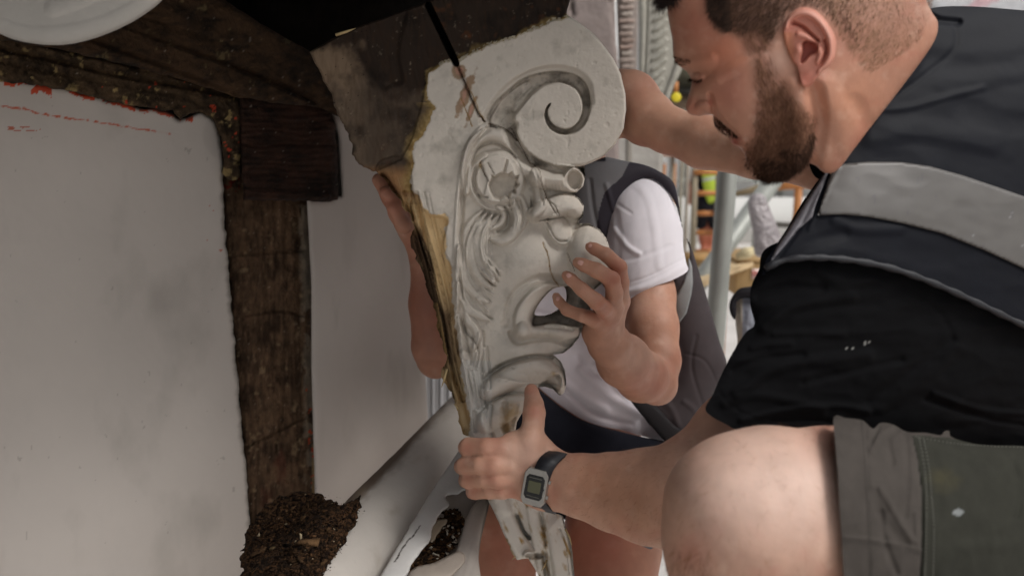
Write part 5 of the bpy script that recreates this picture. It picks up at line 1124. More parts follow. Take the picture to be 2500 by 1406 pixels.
# shoes on the ground (below the frame)
ft = P(1960, 2050, .86)
sv, sf_ = sdf_mesh(('g', .03, [cone((ft[0], ft[1], 0.16), (ft[0], ft[1], 0.05), .05, .045), cone((ft[0], ft[1], 0.05), (ft[0] - .15, ft[1] + .02, 0.04), .045, .035)]), .006)
link_mesh('boot', sv, sf_, M_cloth_b, man, np.tile(srgb('2a2420'), (len(sv), 1)))

# nails
def nail(u, v, d, ru, rv, ang, parent, n=10):
    vs2, fs2 = [], []
    c, s_ = math.cos(math.radians(ang)), math.sin(math.radians(ang))
    for i in range(4):
        r = i / 3 + 1e-3
        for j in range(n):
            t = 2 * math.pi * j / n; x = ru * r * np.sign(math.cos(t)) * abs(math.cos(t)) ** .7; y = rv * r * np.sign(math.sin(t)) * abs(math.sin(t)) ** .7
            vs2.append(P(u + x * c - y * s_, v + x * s_ + y * c, d + 0.0016 * r * r))
    for i in range(3):
        for j in range(n): fs2.append((i * n + j, i * n + (j + 1) % n, (i + 1) * n + (j + 1) % n, (i + 1) * n + j))
    return link_mesh('fingernail', np.array(vs2), np.array(fs2), M_nail, parent)
nail(1299, 952, .9795, 7, 10, -12, man)

# ------------------------------------------------------------------ wristwatch
watch = thing('wristwatch', 'silver digital wristwatch with black strap on the wrist of the man in front', 'watch', tuple(P(1318, 1165, .92)))
M_strap = mat('black_rubber', col=tuple(srgb('1e1f24')), rough=.55, nscale=40, namt=.1); M_steel = mat('brushed_steel', col=(.36, .34, .31), rough=.42, metal=.8, nscale=300, namt=.08)
M_face = mat('watch_face', col=tuple(srgb('1a1a18')), rough=.25); M_lcd = mat('lcd', col=tuple(srgb('51513a')), rough=.3, nscale=30, namt=.04)
wc = P(1318, 1168, .925); ax = (P(1360, 1160, .945) - P(1290, 1172, .955)); ax = ax / np.linalg.norm(ax)       # along the forearm
up_ = P(1335, 1110, .955) - P(1305, 1240, .955); up_ -= ax * (up_ @ ax); up_ /= np.linalg.norm(up_)
nrm = np.cross(ax, up_); nrm = nrm if nrm @ (np.array([0, 0, CAMZ]) - wc) > 0 else -nrm
tilt = math.radians(23); a2 = ax * math.cos(tilt) - up_ * math.sin(tilt) * 0; 
wr = P(1330, 1174, .955)     # wrist centre
def ribbon(name, line, w, th, m):
    p = smooth([(*P(a, b, d), ) for a, b, d in line], .006, True) if False else np.array([P(a, b, d) for a, b, d in smooth([(a, b, d * 1.0) for a, b, d in line], 4, True)])
    n = len(p); t = np.roll(p, -1, 0) - np.roll(p, 1, 0); t /= np.linalg.norm(t, axis=1)[:, None]; c0 = p.mean(0)
    vs2, fs2 = [], []
    for i in range(n):
        wd = AW_ - t[i] * (t[i] @ AW_); wd /= np.linalg.norm(wd); o_ = np.cross(t[i], wd); o_ = o_ if o_ @ (p[i] - c0) > 0 else -o_
        rr = th * (1 + .3 * (i % 3 == 0))
        for s_, k in ((-1, 0), (-1, 1), (1, 1), (1, 0)): vs2.append(p[i] + wd * s_ * w + o_ * (rr if k else -th))
    for i in range(n):
        for q in range(4): fs2.append((i * 4 + q, i * 4 + (q + 1) % 4, ((i + 1) % n) * 4 + (q + 1) % 4, ((i + 1) % n) * 4 + q))
    return link_mesh(name, np.array(vs2), np.array(fs2), m, watch, None, smoothf=False)
AW_ = ax * math.cos(math.radians(23)) - up_ * math.sin(math.radians(23))
ribbon('strap', [(1318, 1170, .918), (1330, 1140, .917), (1343, 1121, .921), (1358, 1109, .934), (1366, 1104, .955), (1362, 1108, .985), (1340, 1170, .995), (1330, 1235, .985), (1336, 1247, .957), (1326, 1240, .935), (1310, 1222, .922), (1304, 1198, .917)], .0108, .0014, M_strap)
def plate(name, c0, hw, hh, th, m, parent, cut=0.35, ax_=None, up__=None):
    A = ax if ax_ is None else ax_; U_ = up_ if up__ is None else up__
    pts_ = []; cx_, cy_ = hw * cut, hh * cut
    for x, y in ((-hw + cx_, -hh), (hw - cx_, -hh), (hw, -hh + cy_), (hw, hh - cy_), (hw - cx_, hh), (-hw + cx_, hh), (-hw, hh - cy_), (-hw, -hh + cy_)): pts_.append((x, y))
    vs2 = [c0 + A * x + U_ * y for x, y in pts_] + [c0 + A * x * .93 + U_ * y * .95 + nrm * th for x, y in pts_]
    fs2 = [tuple(range(8))[::-1], tuple(range(8, 16))] + [(i, (i + 1) % 8, 8 + (i + 1) % 8, 8 + i) for i in range(8)]
    me = bpy.data.meshes.new(name); me.from_pydata([tuple(v) for v in vs2], [], fs2); me.materials.append(m); me.update()
    o = bpy.data.objects.new(name, me); scene.collection.objects.link(o); attach(o, parent); 
    bm_ = o.modifiers.new('bevel', 'BEVEL'); bm_.width = .0006; bm_.segments = 2; return o
wtop = wr + nrm * 0.0345 + ax * (-0.002)
UW = up_ * math.cos(math.radians(23)) + ax * math.sin(math.radians(23)); AW = ax * math.cos(math.radians(23)) - up_ * math.sin(math.radians(23))
case = plate('case', wtop, .0155, .0225, .007, M_steel, watch, .3, AW, UW); 
plate('face', wtop + nrm * .0071, .0115, .0145, .0006, M_face, watch, .25, AW, UW)
plate('screen', wtop + nrm * .0079 + UW * 0.0002, .0078, .0068, .0003, M_lcd, watch, .1, AW, UW)
for yy in (.0108, -.0108): plate('face_band', wtop + nrm * .0079 + UW * yy, .0078, .0006, .0002, mat('grey_print', col=tuple(srgb('4c4b45')), rough=.4) if yy > 0 else bpy.data.materials['grey_print'], watch, .1, AW, UW)
for yy in (.009, -.009): plate('button', wtop + nrm * .002 + AW * .0162 + UW * yy, .0015, .0022, .002, M_steel, watch, .2, AW, UW)
# ------------------------------------------------------------------ the man behind the bracket
man2 = thing('person', 'man in white T-shirt and grey vest kneeling behind the bracket, his fingers over its nose', 'person', tuple(P(1450, 1100, 1.45)))
fing2 = ('g', 0.0012, [
    ('g', .003, chain([(1441, 603, 1.0, 13), (1452, 608, .998, 15), (1480, 622, .993, 17.5), (1512, 652, 1.0, 19), (1516, 690, 1.02, 20), (1512, 735, 1.05, 24)])),
    ('g', .003, chain([(1411, 641, .982, 14), (1424, 647, .979, 16), (1456, 660, .974, 19), (1494, 682, .98, 20), (1500, 715, 1.0, 21), (1496, 752, 1.03, 25)])),
    ('g', .003, chain([(1383, 673, .986, 13), (1394, 682, .982, 15), (1420, 706, .976, 17), (1456, 736, .98, 20), (1474, 752, 1.0, 21), (1490, 768, 1.03, 25)])),
    ('g', .003, chain([(1358, 724, 1.035, 11), (1364, 736, 1.03, 12.5), (1384, 757, 1.02, 14.5), (1420, 770, 1.01, 16), (1448, 778, 1.02, 20), (1470, 788, 1.04, 24)])),
    ('g', .004, chain([(1500, 700, 1.08, 22), (1470, 660, 1.14, 18), (1450, 640, 1.16, 14)]))])
palm2 = ('g', .010, [cone(P(1512, 735, 1.05), P(1480, 800, 1.08), 25 * 1.05 / F, 40 * 1.08 / F), cone(P(1494, 752, 1.035), P(1472, 805, 1.08), 26 * 1.05 / F, 40 * 1.08 / F), cone(P(1478, 772, 1.03), P(1464, 808, 1.08), 27 * 1.05 / F, 38 * 1.08 / F), cone(P(1460, 785, 1.04), P(1462, 812, 1.08), 24 * 1.05 / F, 34 * 1.08 / F)])
fore2 = ('g', .010, chain([(1472, 805, 1.08, 43), (1486, 836, 1.10, 50), (1522, 880, 1.16, 64), (1566, 918, 1.22, 62), (1598, 934, 1.25, 50), (1606, 944, 1.26, 42)]))
up2 = ('g', .012, chain([(1604, 935, 1.26, 46), (1604, 880, 1.28, 55), (1592, 800, 1.31, 62), (1584, 720, 1.35, 62), (1570, 560, 1.40, 55), (1530, 500, 1.46, 50)]))
armL = ('g', .010, chain([(925, 440, 1.24, 17), (955, 480, 1.23, 22), (975, 520, 1.22, 24), (1010, 560, 1.24, 34), (1050, 640, 1.26, 46), (1060, 740, 1.28, 60), (1065, 850, 1.30, 58), (1064, 880, 1.31, 40)]) + chain([(1064, 880, 1.31, 42), (1120, 780, 1.38, 55), (1200, 600, 1.46, 55), (1260, 520, 1.5, 55)]) + chain([(990, 545, 1.235, 22), (975, 500, 1.19, 18), (940, 470, 1.18, 16)]) + chain([(1000, 565, 1.235, 22), (985, 550, 1.19, 18), (960, 510, 1.18, 16)]))
legs2 = ('g', .014, chain([(1260, 1090, 1.46, 60), (1240, 1200, 1.36, 66), (1236, 1300, 1.30, 78), (1228, 1480, 1.24, 76), (1230, 1600, 1.28, 70)]) + chain([(1500, 1090, 1.48, 70), (1498, 1200, 1.40, 100), (1494, 1320, 1.33, 118), (1480, 1480, 1.27, 116), (1480, 1620, 1.3, 84)]))
tr2 = ('g', .06, chain([(1260, 520, 1.53, 60), (1400, 500, 1.55, 70), (1530, 520, 1.5, 50)]) + chain([(1400, 520, 1.56, 90), (1400, 800, 1.56, 90), (1390, 1050, 1.52, 90)]) + chain([(1390, 480, 1.52, 75), (1385, 360, 1.52, 72), (1370, 250, 1.5, 92), (1375, 215, 1.5, 90)]) + chain([(1370, 250, 1.44, 60), (1366, 262, 1.41, 30)]))
bv2, bf2 = sdf_mesh(('g', .012, [('g', .012, [('g', .007, [palm2, fing2]), fore2]), up2, armL, legs2, tr2]), 0.003)
sp2 = [(1441, 604, 12, RED, .4), (1512, 652, 18, RED, .5), (1495, 684, 18, RED, .5), (1470, 745, 18, RED, .4), (1480, 770, 30, RED, .35), (1600, 940, 36, RED, .6), (1560, 740, 40, PALESK, .3), (1560, 880, 40, PALESK, .35), (1230, 1340, 90, RED, .6), (1460, 1330, 110, RED, .75), (1050, 750, 150, srgb('8f5745'), .8), (950, 490, 60, RED, .5)]
link_mesh('body', bv2, bf2, M_skin, man2, skin_col(bv2, sp2, srgb('bd8c74')))
for a in ((1444, 602, .9915, 8, 5.5, 28), (1418, 642, .9695, 8.5, 6, 25), (1390, 674, .974, 8.5, 6, 42), (1362, 729, 1.021, 5, 6, 10)): nail(*a, man2)
# his hair (hidden behind the scroll)
Rhh = Relief([(1300, 250), (1305, 180), (1340, 140), (1390, 130), (1440, 150), (1465, 200), (1462, 250), (1440, 240), (1400, 210), (1340, 215)], 1.5, step=5, k=1.0)
relief_obj('hair', Rhh, M_hair, man2, srgb('3a281e'))
# white tee: trunk and sleeve
wp = Paint(1100, 380, 1760, 1140, 3)
for ln, h, w in (([(1420, 900), (1480, 960), (1560, 1010)], 7, 16), ([(1390, 960), (1450, 1010), (1540, 1035)], -5, 10), ([(1410, 870), (1430, 900), (1500, 930)], -5, 14), ([(1460, 890), (1520, 960), (1600, 1040)], 5, 12), ([(1340, 900), (1400, 950), (1480, 1000)], 5, 14), ([(1300, 760), (1360, 770), (1420, 760)], -3, 8)): wp.stroke(ln, h, w, 'soft')
Rw = Relief([(1180, 440), (1300, 420), (1420, 420), (1520, 440), (1580, 520), (1600, 700), (1620, 860), (1640, 1000), (1636, 1078), (1600, 1072), (1560, 1062), (1520, 1050), (1470, 1040), (1420, 1022), (1370, 990), (1330, 958), (1296, 930), (1230, 900), (1180, 860), (1150, 600)], 1.50, step=5, k=0.62, paint=wp, body=[(1180, 440), (1300, 420), (1420, 420), (1520, 440), (1600, 520), (1640, 700), (1660, 860), (1690, 1000), (1700, 1180), (1400, 1180), (1250, 1100), (1180, 1000), (1130, 860), (1120, 600)], hfun=lambda u, v: 3 * fbm(u + v * .6, v * .5, 70, 3, 5))
relief_obj('t_shirt', Rw, M_white, man2, srgb('e2dce3'))
wq = Paint(1440, 400, 1720, 780, 2)
for ln, h, w in (([(1545, 445), (1580, 480), (1600, 560), (1610, 650)], 2, 16), ([(1480, 640), (1550, 630), (1640, 600)], -1.5, 10), ([(1500, 720), (1590, 695), (1672, 650)], 4, 12), ([(1490, 700), (1580, 676), (1668, 632)], -1.6, 4), ([(1500, 560), (1530, 600), (1560, 620)], 4, 10), ([(1510, 500), (1540, 520)], -2, 6), ([(1505, 520), (1512, 600), (1500, 660)], -2, 12)): wq.stroke(ln, h, w, 'soft')
Rws = Relief([(1500, 470), (1540, 440), (1570, 432), (1600, 440), (1632, 470), (1655, 520), (1667, 560), (1668, 600), (1675, 640), (1678, 662), (1640, 684), (1600, 698), (1560, 716), (1514, 744), (1495, 735), (1480, 690), (1474, 620), (1480, 540)], 1.365, step=3, k=0.95, paint=wq, body=[(1500, 470), (1540, 440), (1570, 432), (1600, 440), (1632, 470), (1655, 520), (1667, 560), (1668, 600), (1675, 640), (1680, 662), (1690, 760), (1600, 820), (1510, 800), (1486, 735), (1476, 690), (1472, 620), (1480, 540)], hfun=lambda u, v: 2 * fbm(u + v * .3, v * .6, 40, 3, 5))
relief_obj('t_shirt_sleeve', Rws, M_white, man2, srgb('eeeaf0'))
# vest: shoulder, dark armhole binding, side panel, stripes
vp2 = Paint(1380, 360, 1820, 1120, 3)
for ln, h, w in (([(1700, 820), (1690, 900), (1720, 1000)], -4, 7), ([(1670, 980), (1700, 1010), (1690, 1060)], 5, 10), ([(1660, 860), (1720, 880), (1752, 940)], -4, 5), ([(1600, 960), (1640, 1000), (1660, 1050)], 5, 12), ([(1440, 440), (1450, 520), (1470, 600)], -4, 8), ([(1480, 450), (1500, 520)], 4, 8)): vp2.stroke(ln, h, w, 'soft')
Rv1 = Relief([(1424, 404), (1450, 394), (1480, 384), (1520, 392), (1570, 402), (1605, 416), (1640, 440), (1652, 470), (1660, 520), (1666, 560), (1650, 500), (1625, 462), (1594, 438), (1566, 438), (1536, 462), (1512, 506), (1500, 545), (1490, 590), (1470, 620), (1440, 600), (1400, 560), (1398, 470), (1405, 420)], 1.35, step=3, k=0.5, paint=vp2)
def col_v1(u, v, fb):
    band = u > np.interp(v, [380, 430, 470, 520, 600], [1545, 1520, 1476, 1460, 1456]) ; c = np.where(band[:, None], srgb('37333a'), srgb('7b7a7c')) * (1 + .06 * fbm(u, v, 20, 3, 2))[:, None]
    return mixc(c, srgb('2a282e'), (v < 400 - (u - 1480) * -0.0) * (u < 1478) * (v < 396) * 1.0)
relief_obj('vest', Rv1, M_vest, man2, col_v1)
vp2.H *= 0.55
Rv2 = Relief([(1640, 690), (1672, 664), (1684, 620), (1676, 580), (1690, 610), (1712, 680), (1736, 760), (1756, 830), (1774, 884), (1768, 910), (1740, 968), (1712, 1030), (1690, 1062), (1640, 1086), (1600, 1050), (1560, 1010), (1530, 966), (1580, 985), (1640, 950), (1660, 880), (1646, 800)], 1.42, step=3, k=0.6, paint=vp2)
relief_obj('vest', Rv2, M_vest, man2, lambda u, v, fb: np.tile(srgb('4a4345'), (len(u), 1)) * (1 + .07 * fbm(u, v, 30, 3, 2))[:, None])
relief_obj('reflective_stripe', Patch(Rv2, [(1681, 625), (1690, 650), (1692, 690), (1688, 720), (1676, 765), (1650, 800), (1649, 725), (1668, 690), (1678, 662)], .003, .002, step=3, sm=False), M_reflect, man2, srgb('8e9090'))
relief_obj('vest_strap', Relief([(1530, 962), (1560, 972), (1600, 990), (1650, 1040), (1690, 1058), (1670, 1080), (1640, 1088), (1622, 1076), (1590, 1040), (1556, 1000)], 1.39, step=3, k=.4), M_vest, man2, srgb('2b292b'))
# navy shorts
Rn = Relief([(1255, 960), (1296, 938), (1330, 962), (1370, 994), (1420, 1024), (1480, 1044), (1560, 1064), (1636, 1082), (1660, 1120), (1650, 1240), (1640, 1300), (1590, 1336), (1500, 1300), (1440, 1262), (1396, 1262), (1384, 1270), (1340, 1250), (1290, 1240), (1210, 1240), (1180, 1238), (1186, 1180), (1220, 1060)], 1.40, step=5, k=0.75, hfun=lambda u, v: 3 * fbm(u, v, 40, 3, 5))
relief_obj('shorts', Rn, M_canvas, man2, srgb('1c1d25'))
relief_obj('shorts_hem', Relief([(1550, 1318), (1570, 1322), (1592, 1326), (1591, 1340), (1570, 1333)], 1.22, step=3, k=.4), M_canvas, man2, srgb('6b7078'))
# ================================================================== BEYOND
M_conc = mat('pale_concrete', col=(0.60, 0.57, 0.54), rough=.9, nscale=3, namt=.12, bump=.3, bscale=40, bdist=.003)
M_farw = mat('far_white_wall', col=(0.78, 0.77, 0.74), rough=.85, nscale=2, namt=.06, bump=.3, bscale=15, bdist=.004)
M_white2 = mat('white_sheeting', col=(0.8, 0.8, 0.79), rough=.6, nscale=2, namt=.05)
M_stone = mat('old_stone', vcol=True, rough=.85, nscale=12, namt=.12, bump=.5, bscale=60, bdist=.004, bump2=.4, b2scale=20)
M_orange = mat('orange_paint', col=tuple(srgb('b87840')), rough=.6, nscale=20, namt=.15)
M_galv = mat('galvanised_tube', col=tuple(srgb('9d9f99')), rough=.5, metal=.25, nscale=30, namt=.15, bump=.2, bscale=120, bdist=.0006, stretch=(1, 1, .25))
M_ply = mat('pale_plywood', col=tuple(srgb('cbb18a')), rough=.8, nscale=12, namt=.12, stretch=(1, 6, 1))
M_card = mat('cardboard', col=tuple(srgb('a5875c')), rough=.85, nscale=15, namt=.06)
ZG = 0.0
g = box('ground', (-60, -60, -.2), (60, 80, 0), M_conc); tag(g, kind='structure')
def far_box(name, u0, v0, u1, v1, d, th, m, label=None, cat=None, parent=None, col=None, bev=.0, **k):
    """upright box whose front face fills a photo rectangle at depth d"""
    a = P(u0, v0, d); b = P(u1, v1, d)
    y = (a[1] + b[1]) / 2
    o = box(name, (min(a[0], b[0]), y, min(a[2], b[2])), (max(a[0], b[0]), y + th, max(a[2], b[2])), m, parent, col=col, bev=bev)
    return tag(o, label, cat, **k)
# far white walls of the site
fw = thing('white_hoarding', 'long white site wall with upright joints far behind the scaffold', 'wall', tuple(P(1900, 560, 13)))
for i in range(26):
    x = -7 + i * .8; box('panel', (x, 13 + .02 * (i % 2), 0), (x + .78, 13.1, 6.5), M_white2, fw)
for i in range(13): box('post', (-6.8 + i * 1.6, 12.9, 0), (-6.74 + i * 1.6, 12.96, 5), M_galv, fw)
box('rail', (-7, 12.84, 1.0), (13, 12.88, 1.05), M_galv, fw); box('plinth', (-7, 12.7, 0), (13, 12.83, .75), M_farw, fw)
# far orange uprights
for (u, v0, v1, d, w) in ((1786, 395, 640, 5.2, .03), (1951, 440, 560, 5.0, .05), (1622, 400, 440, 6.0, .025), (1648, 400, 440, 6.0, .02)):
    a = P(u, v0, d); tag(tube('scaffold_upright', [(a[0], a[1], 0), (a[0], a[1], a[2] + (.2 if u > 1700 else 0))], w / 2 * 1.0, M_orange), {1786: 'thin orange scaffold upright just right of the thick grey tube', 1951: 'orange scaffold upright nearest the dark vest of the front man', 1622: 'thin orange upright above the white sleeve, left one of two', 1648: 'thin orange upright above the white sleeve, right one of two'}[u], 'scaffold pole')
a, b = P(1880, 456, 5.0), P(2010, 446, 5.0); tag(tube('scaffold_ledger', [tuple(a), tuple(b)], .028, M_orange), 'orange horizontal scaffold tube just under the raised arm', 'scaffold pole')
# thick grey scaffold tube
a = P(1765, 420, 1.95)
p0 = P(1778, 400, 1.95); p1 = P(1742, 860, 1.98); dirv = (p1 - p0) / (p1[2] - p0[2])
tag(tube('scaffold_tube', [tuple(p0 + dirv * (2.6 - p0[2])), tuple(p0 + dirv * (0 - p0[2]))], .0245, M_galv, n=32), 'thick upright galvanised scaffold tube between the two men', 'scaffold pole')
tag(tube('scaffold_brace', [tuple(P(1925, 390, 3.0)), tuple(P(1700, 700, 2.9)), tuple(P(1660, 756, 2.9))], .034, M_galv, n=20), 'pale diagonal scaffold brace crossing behind the thick tube', 'scaffold pole')
tag(tube('twisted_rope', [tuple(P(1775, 478, 3.4)), tuple(P(1830, 466, 3.4)), tuple(P(1862, 456, 3.4)), tuple(P(1905, 452, 3.4))], [.008, .014, .016, .012], mat('rope', col=tuple(srgb('85765c')), rough=.9, bump=.8, bscale=60, bdist=.004)), 'knotted brown rope tie stretched right of the thick tube', 'rope')
tag(tube('cable', [tuple(P(1775, 540, 4.4)), tuple(P(1850, 545, 4.4)), tuple(P(1960, 552, 4.4))], .016, mat('dark_cable', col=tuple(srgb('4a4640')), rough=.8)), 'dark pipe running behind the wrapped post', 'pipe')
tag(far_box('steel_post', 1842, 420, 1852, 610, 3.8, .02, M_galv), 'slim grey steel post behind the wrapped roll', 'post')
# wrapped roll
R_roll = Paint(1810, 460, 1930, 640, 2)
for k in range(6): R_roll.stroke([(1834, 478 + 4 * k), (1850, 470 + 5 * k), (1868, 480 + 4 * k)], 2.5, 2)
Rr = Relief([(1828, 486), (1838, 474), (1854, 472), (1868, 480), (1876, 500), (1888, 530), (1902, 562), (1910, 600), (1900, 625), (1846, 625), (1838, 570), (1830, 530), (1826, 505)], 2.6, step=2, k=.9, paint=R_roll, hfun=lambda u, v: 3.5 * fbm(u, v, 9, 3, 5))
relief_obj('wrapped_post', Rr, mat('bubble_wrap', vcol=True, rough=.35, nscale=60, namt=.2, bump=.8, bscale=130, bdist=.004), None, lambda u, v, fb: mixc(np.tile(srgb('a39b9c'), (len(u), 1)), srgb('746d70'), np.clip(fbm(u, v, 9, 3, 8), 0, 1)), label='post end wrapped in grey bubble wrap beside the black sleeve', category='wrapped post')
# plank, cardboard box, sack
pl = P(1700, 690, 2.9)
def quad_prism(name, pts, d, th, m, label, cat, **k):
    f = [P(u, v, dd) for (u, v), dd in zip(pts, d)]; b_ = [p + np.array([0, 0, -th]) for p in f]; n = len(f)
    fs2 = [tuple(range(n)), tuple(range(n, 2 * n))[::-1]] + [(i, i + n, (i + 1) % n + n, (i + 1) % n) for i in range(n)]
    return link_mesh(name, np.array(f + b_), fs2, m, None, None, smoothf=False, label=label, category=cat, **k)
quad_prism('plywood_board', [(1700, 660), (1705, 650), (1790, 618), (1845, 600), (1858, 618), (1845, 636), (1772, 662), (1712, 690)], [3.0, 3.1, 3.3, 3.3, 3.1, 3.0, 2.8, 2.75], .02, M_ply, 'pale plywood board lying behind the thick scaffold tube', 'board')
tag(tube('crumpled_packing', [tuple(P(1800, 628, 2.85)), tuple(P(1820, 618, 2.83)), tuple(P(1842, 612, 2.86))], [.012, .022, .014], mat('packing_paper', col=tuple(srgb('d9c9a0')), rough=.8, bump=1, bscale=40, bdist=.01)), 'crumpled yellowish packing paper lying on the plywood board', 'packing')
cb = thing('cardboard_box', 'brown cardboard box with a red printed label under the plywood board', 'box', tuple(P(1830, 720, 3.0)))
c0 = P(1798, 690, 3.0)
bx0 = box('carton', (P(1797, 640, 3.0)[0], c0[1], P(1830, 722, 3.0)[2]), (P(1872, 640, 3.0)[0], c0[1] + .35, P(1830, 632, 3.0)[2]), M_card, cb, bev=.003)
box('flap', (P(1797, 640, 3.0)[0], c0[1] - .004, P(1830, 640, 3.0)[2]), (P(1872, 640, 3.0)[0], c0[1] - .001, P(1830, 634, 3.0)[2]), mat('card_edge', col=tuple(srgb('8a6d45')), rough=.9), cb)
lab = box('printed_label', (P(1835, 640, 2.99)[0], c0[1] - .005, P(1830, 680, 3.0)[2]), (P(1857, 640, 2.99)[0], c0[1] - .002, P(1830, 655, 3.0)[2]), mat('label_paper', col=(.72, .6, .56), rough=.7), cb)
for i in range(3): box('label_mark', (P(1838 + 6 * i, 640, 2.985)[0], c0[1] - .007, P(1830, 676 - i, 3.0)[2]), (P(1841 + 6 * i, 640, 2.985)[0], c0[1] - .0055, P(1830, 659 + i, 3.0)[2]), mat('red_print', col=tuple(srgb('b5473c')), rough=.7) if i == 0 else bpy.data.materials['red_print'], lab)
# tool bag
bagT = thing('tool_bag', 'grey sided bag with black rim standing behind the black sleeve', 'bag', tuple(P(1810, 840, 1.75)))
relief_obj('bag_side', Relief([(1794, 730), (1806, 724), (1834, 722), (1880, 730), (1880, 900), (1806, 900), (1800, 830), (1795, 780)], 1.75, step=3, k=.8, hfun=lambda u, v: 4 * fbm(u * 2, v * .4, 16, 3, 5)), M_stone, bagT, lambda u, v, fb: np.where((u > 1812)[:, None], srgb('8d919c'), srgb('a49a8c')))
relief_obj('bag_rim', Relief([(1782, 736), (1790, 720), (1806, 704), (1826, 700), (1850, 696), (1872, 690), (1880, 740), (1850, 732), (1820, 728), (1800, 736), (1798, 760), (1794, 780), (1784, 768), (1780, 750)], 1.72, step=3, k=.8), M_vest, bagT, srgb('1e1c20'))
# ladder with the worker behind it
lad = thing('ladder', 'ladder with orange rungs standing left of the thick scaffold tube', 'ladder', tuple(P(1720, 640, 5.0)))
for u in (1694, 1752):
    a, b = P(u + 4, 380, 5.0), P(u - 4, 640, 4.85); tube('rail', [tuple(a), tuple(b)], .02, mat('ladder_rail', col=tuple(srgb('8b7f6a')), rough=.7) if u < 1700 else bpy.data.materials['ladder_rail'], lad, n=10)
for v in (376, 421, 472, 521, 568, 614): tube('rung', [tuple(P(1694, v, 4.95)), tuple(P(1752, v, 4.95))], .016, M_orange, lad, n=10)
wk = thing('person', 'distant worker in black clothes and yellow hi-vis standing behind the ladder', 'person', tuple(P(1720, 615, 6.0)))
dW = 6.0
wt_ = ('g', .02, chain([(1718, 545, dW, 12), (1716, 580, dW, 10), (1718, 612, dW, 7)]) + chain([(1736, 545, dW, 12), (1734, 580, dW, 10), (1732, 612, dW, 7)]) + chain([(1727, 540, dW, 20), (1727, 420, dW, 22), (1727, 385, dW, 9), (1727, 356, dW, 15)]) + chain([(1700, 400, dW, 8), (1690, 450, dW, 7), (1686, 496, dW, 6)]) + chain([(1750, 400, dW, 8), (1754, 460, dW, 7), (1744, 500, dW, 6)]) + chain([(1702, 398, dW, 9), (1750, 398, dW, 9)]) + chain([(1718, 612, dW, 7), (1712, 618, dW - .1, 6)]) + chain([(1732, 612, dW, 7), (1728, 618, dW - .1, 6)]))
wv_, wf_ = sdf_mesh(wt_, .012); link_mesh('body', wv_, wf_, M_skin, wk, np.tile(srgb('a55d42'), (len(wv_), 1)))
relief_obj('shirt', Relief([(1702, 392), (1727, 384), (1752, 392), (1758, 460), (1744, 480), (1712, 480), (1698, 440), (1694, 470), (1686, 440)], dW - .03, step=2, k=1), M_cloth_b, wk, srgb('17161a'))
relief_obj('hi_vis_vest', Relief([(1722, 396), (1740, 392), (1754, 410), (1754, 480), (1744, 492), (1730, 498), (1722, 480), (1716, 450), (1714, 430)], dW - .12, step=2, k=.7), mat('hi_vis', vcol=True, rough=.7, nscale=20, namt=.05), wk, lambda u, v, fb: np.where((np.abs(v - 437 + (u - 1730) * .2) < 4)[:, None], srgb('aeb4ac'), srgb('b0c63a')))
relief_obj('shorts', Relief([(1706, 470), (1750, 470), (1752, 552), (1732, 556), (1728, 540), (1722, 556), (1698, 552)], dW - .05, step=2, k=1), M_cloth_b, wk, srgb('1b1a1e'))
# scaffold clutter left of the ladder
for (u0, u1, v0, v1, d, cc) in ((1662, 1668, 392, 560, 5.6, '8a8374'), (1678, 1683, 380, 520, 5.4, '93887a'), (1640, 1645, 380, 420, 5.6, '8a8374')):
    a, b = P((u0 + u1) / 2, v0, d), P((u0 + u1) / 2, v1, d); tag(tube('scaffold_post', [(a[0], a[1], 0), tuple(a)], .014, mat('post_' + cc, col=tuple(srgb(cc)), rough=.7)), {1662: 'slim grey post beside the shoulder of the white T-shirt', 1678: 'slim grey post just left of the ladder', 1640: 'short slim post under the raised forearm'}[u0], 'post')
cu = thing('scaffold_platform', 'small wooden platform edge high behind the white shoulder', 'platform', tuple(P(1640, 380, 5.5)))
far_box('deck_board', 1616, 372, 1672, 382, 5.5, .5, M_orange, parent=cu); far_box('deck_board', 1618, 362, 1670, 370, 5.5, .5, mat('deck_wood', col=tuple(srgb('6b6052')), rough=.9), parent=cu)
lp = thing('timber_stack', 'stack of rough boards on the floor behind the ladder foot', 'timber stack', tuple(P(1720, 660, 4.2)))
for k, (v, c_) in enumerate(((632, 'a9834f'), (642, '8b7350'), (652, '6d6558'), (662, 'a2875c'), (672, '8a8073'))):
    far_box('board', 1686 - 4 * (k % 2), v, 1760 + 5 * (k % 3), v + 8, 4.2 - .02 * k, .3, mat('stack_' + c_, col=tuple(srgb(c_)), rough=.85), parent=lp)
# yellow tag on an orange strap
tg = thing('hanging_tag', 'round yellow tag on an orange strap hanging beside the nose of the front man', 'tag', tuple(P(1651, 225, 3.0)))
far_box('strap', 1645, 200, 1656, 232, 3.0, .01, M_orange, parent=tg)
relief_obj('disc', Relief([(1651 + 12 * math.cos(t), 238 + 12 * math.sin(t)) for t in np.linspace(0, 6.28, 17)[:-1]], 2.98, step=1.5, k=.3), mat('yellow_plastic', col=tuple(srgb('e6d21e')), rough=.5), tg)
dk = thing('dark_beams', 'dark timber beams behind the hanging yellow tag', 'beam', tuple(P(1670, 220, 4.0)))  # beams in dark timber colours
far_box('beam', 1640, 165, 1760, 215, 4.2, .3, mat('dark_olive_timber', col=tuple(srgb('55503f')), rough=.9), parent=dk); far_box('beam', 1640, 218, 1760, 228, 4.1, .3, mat('black_timber', col=tuple(srgb('2b2822')), rough=.9), parent=dk)
far_box('beam', 1640, 232, 1760, 262, 4.2, .3, mat('brown_timber', col=tuple(srgb('7c6a58')), rough=.9), parent=dk)
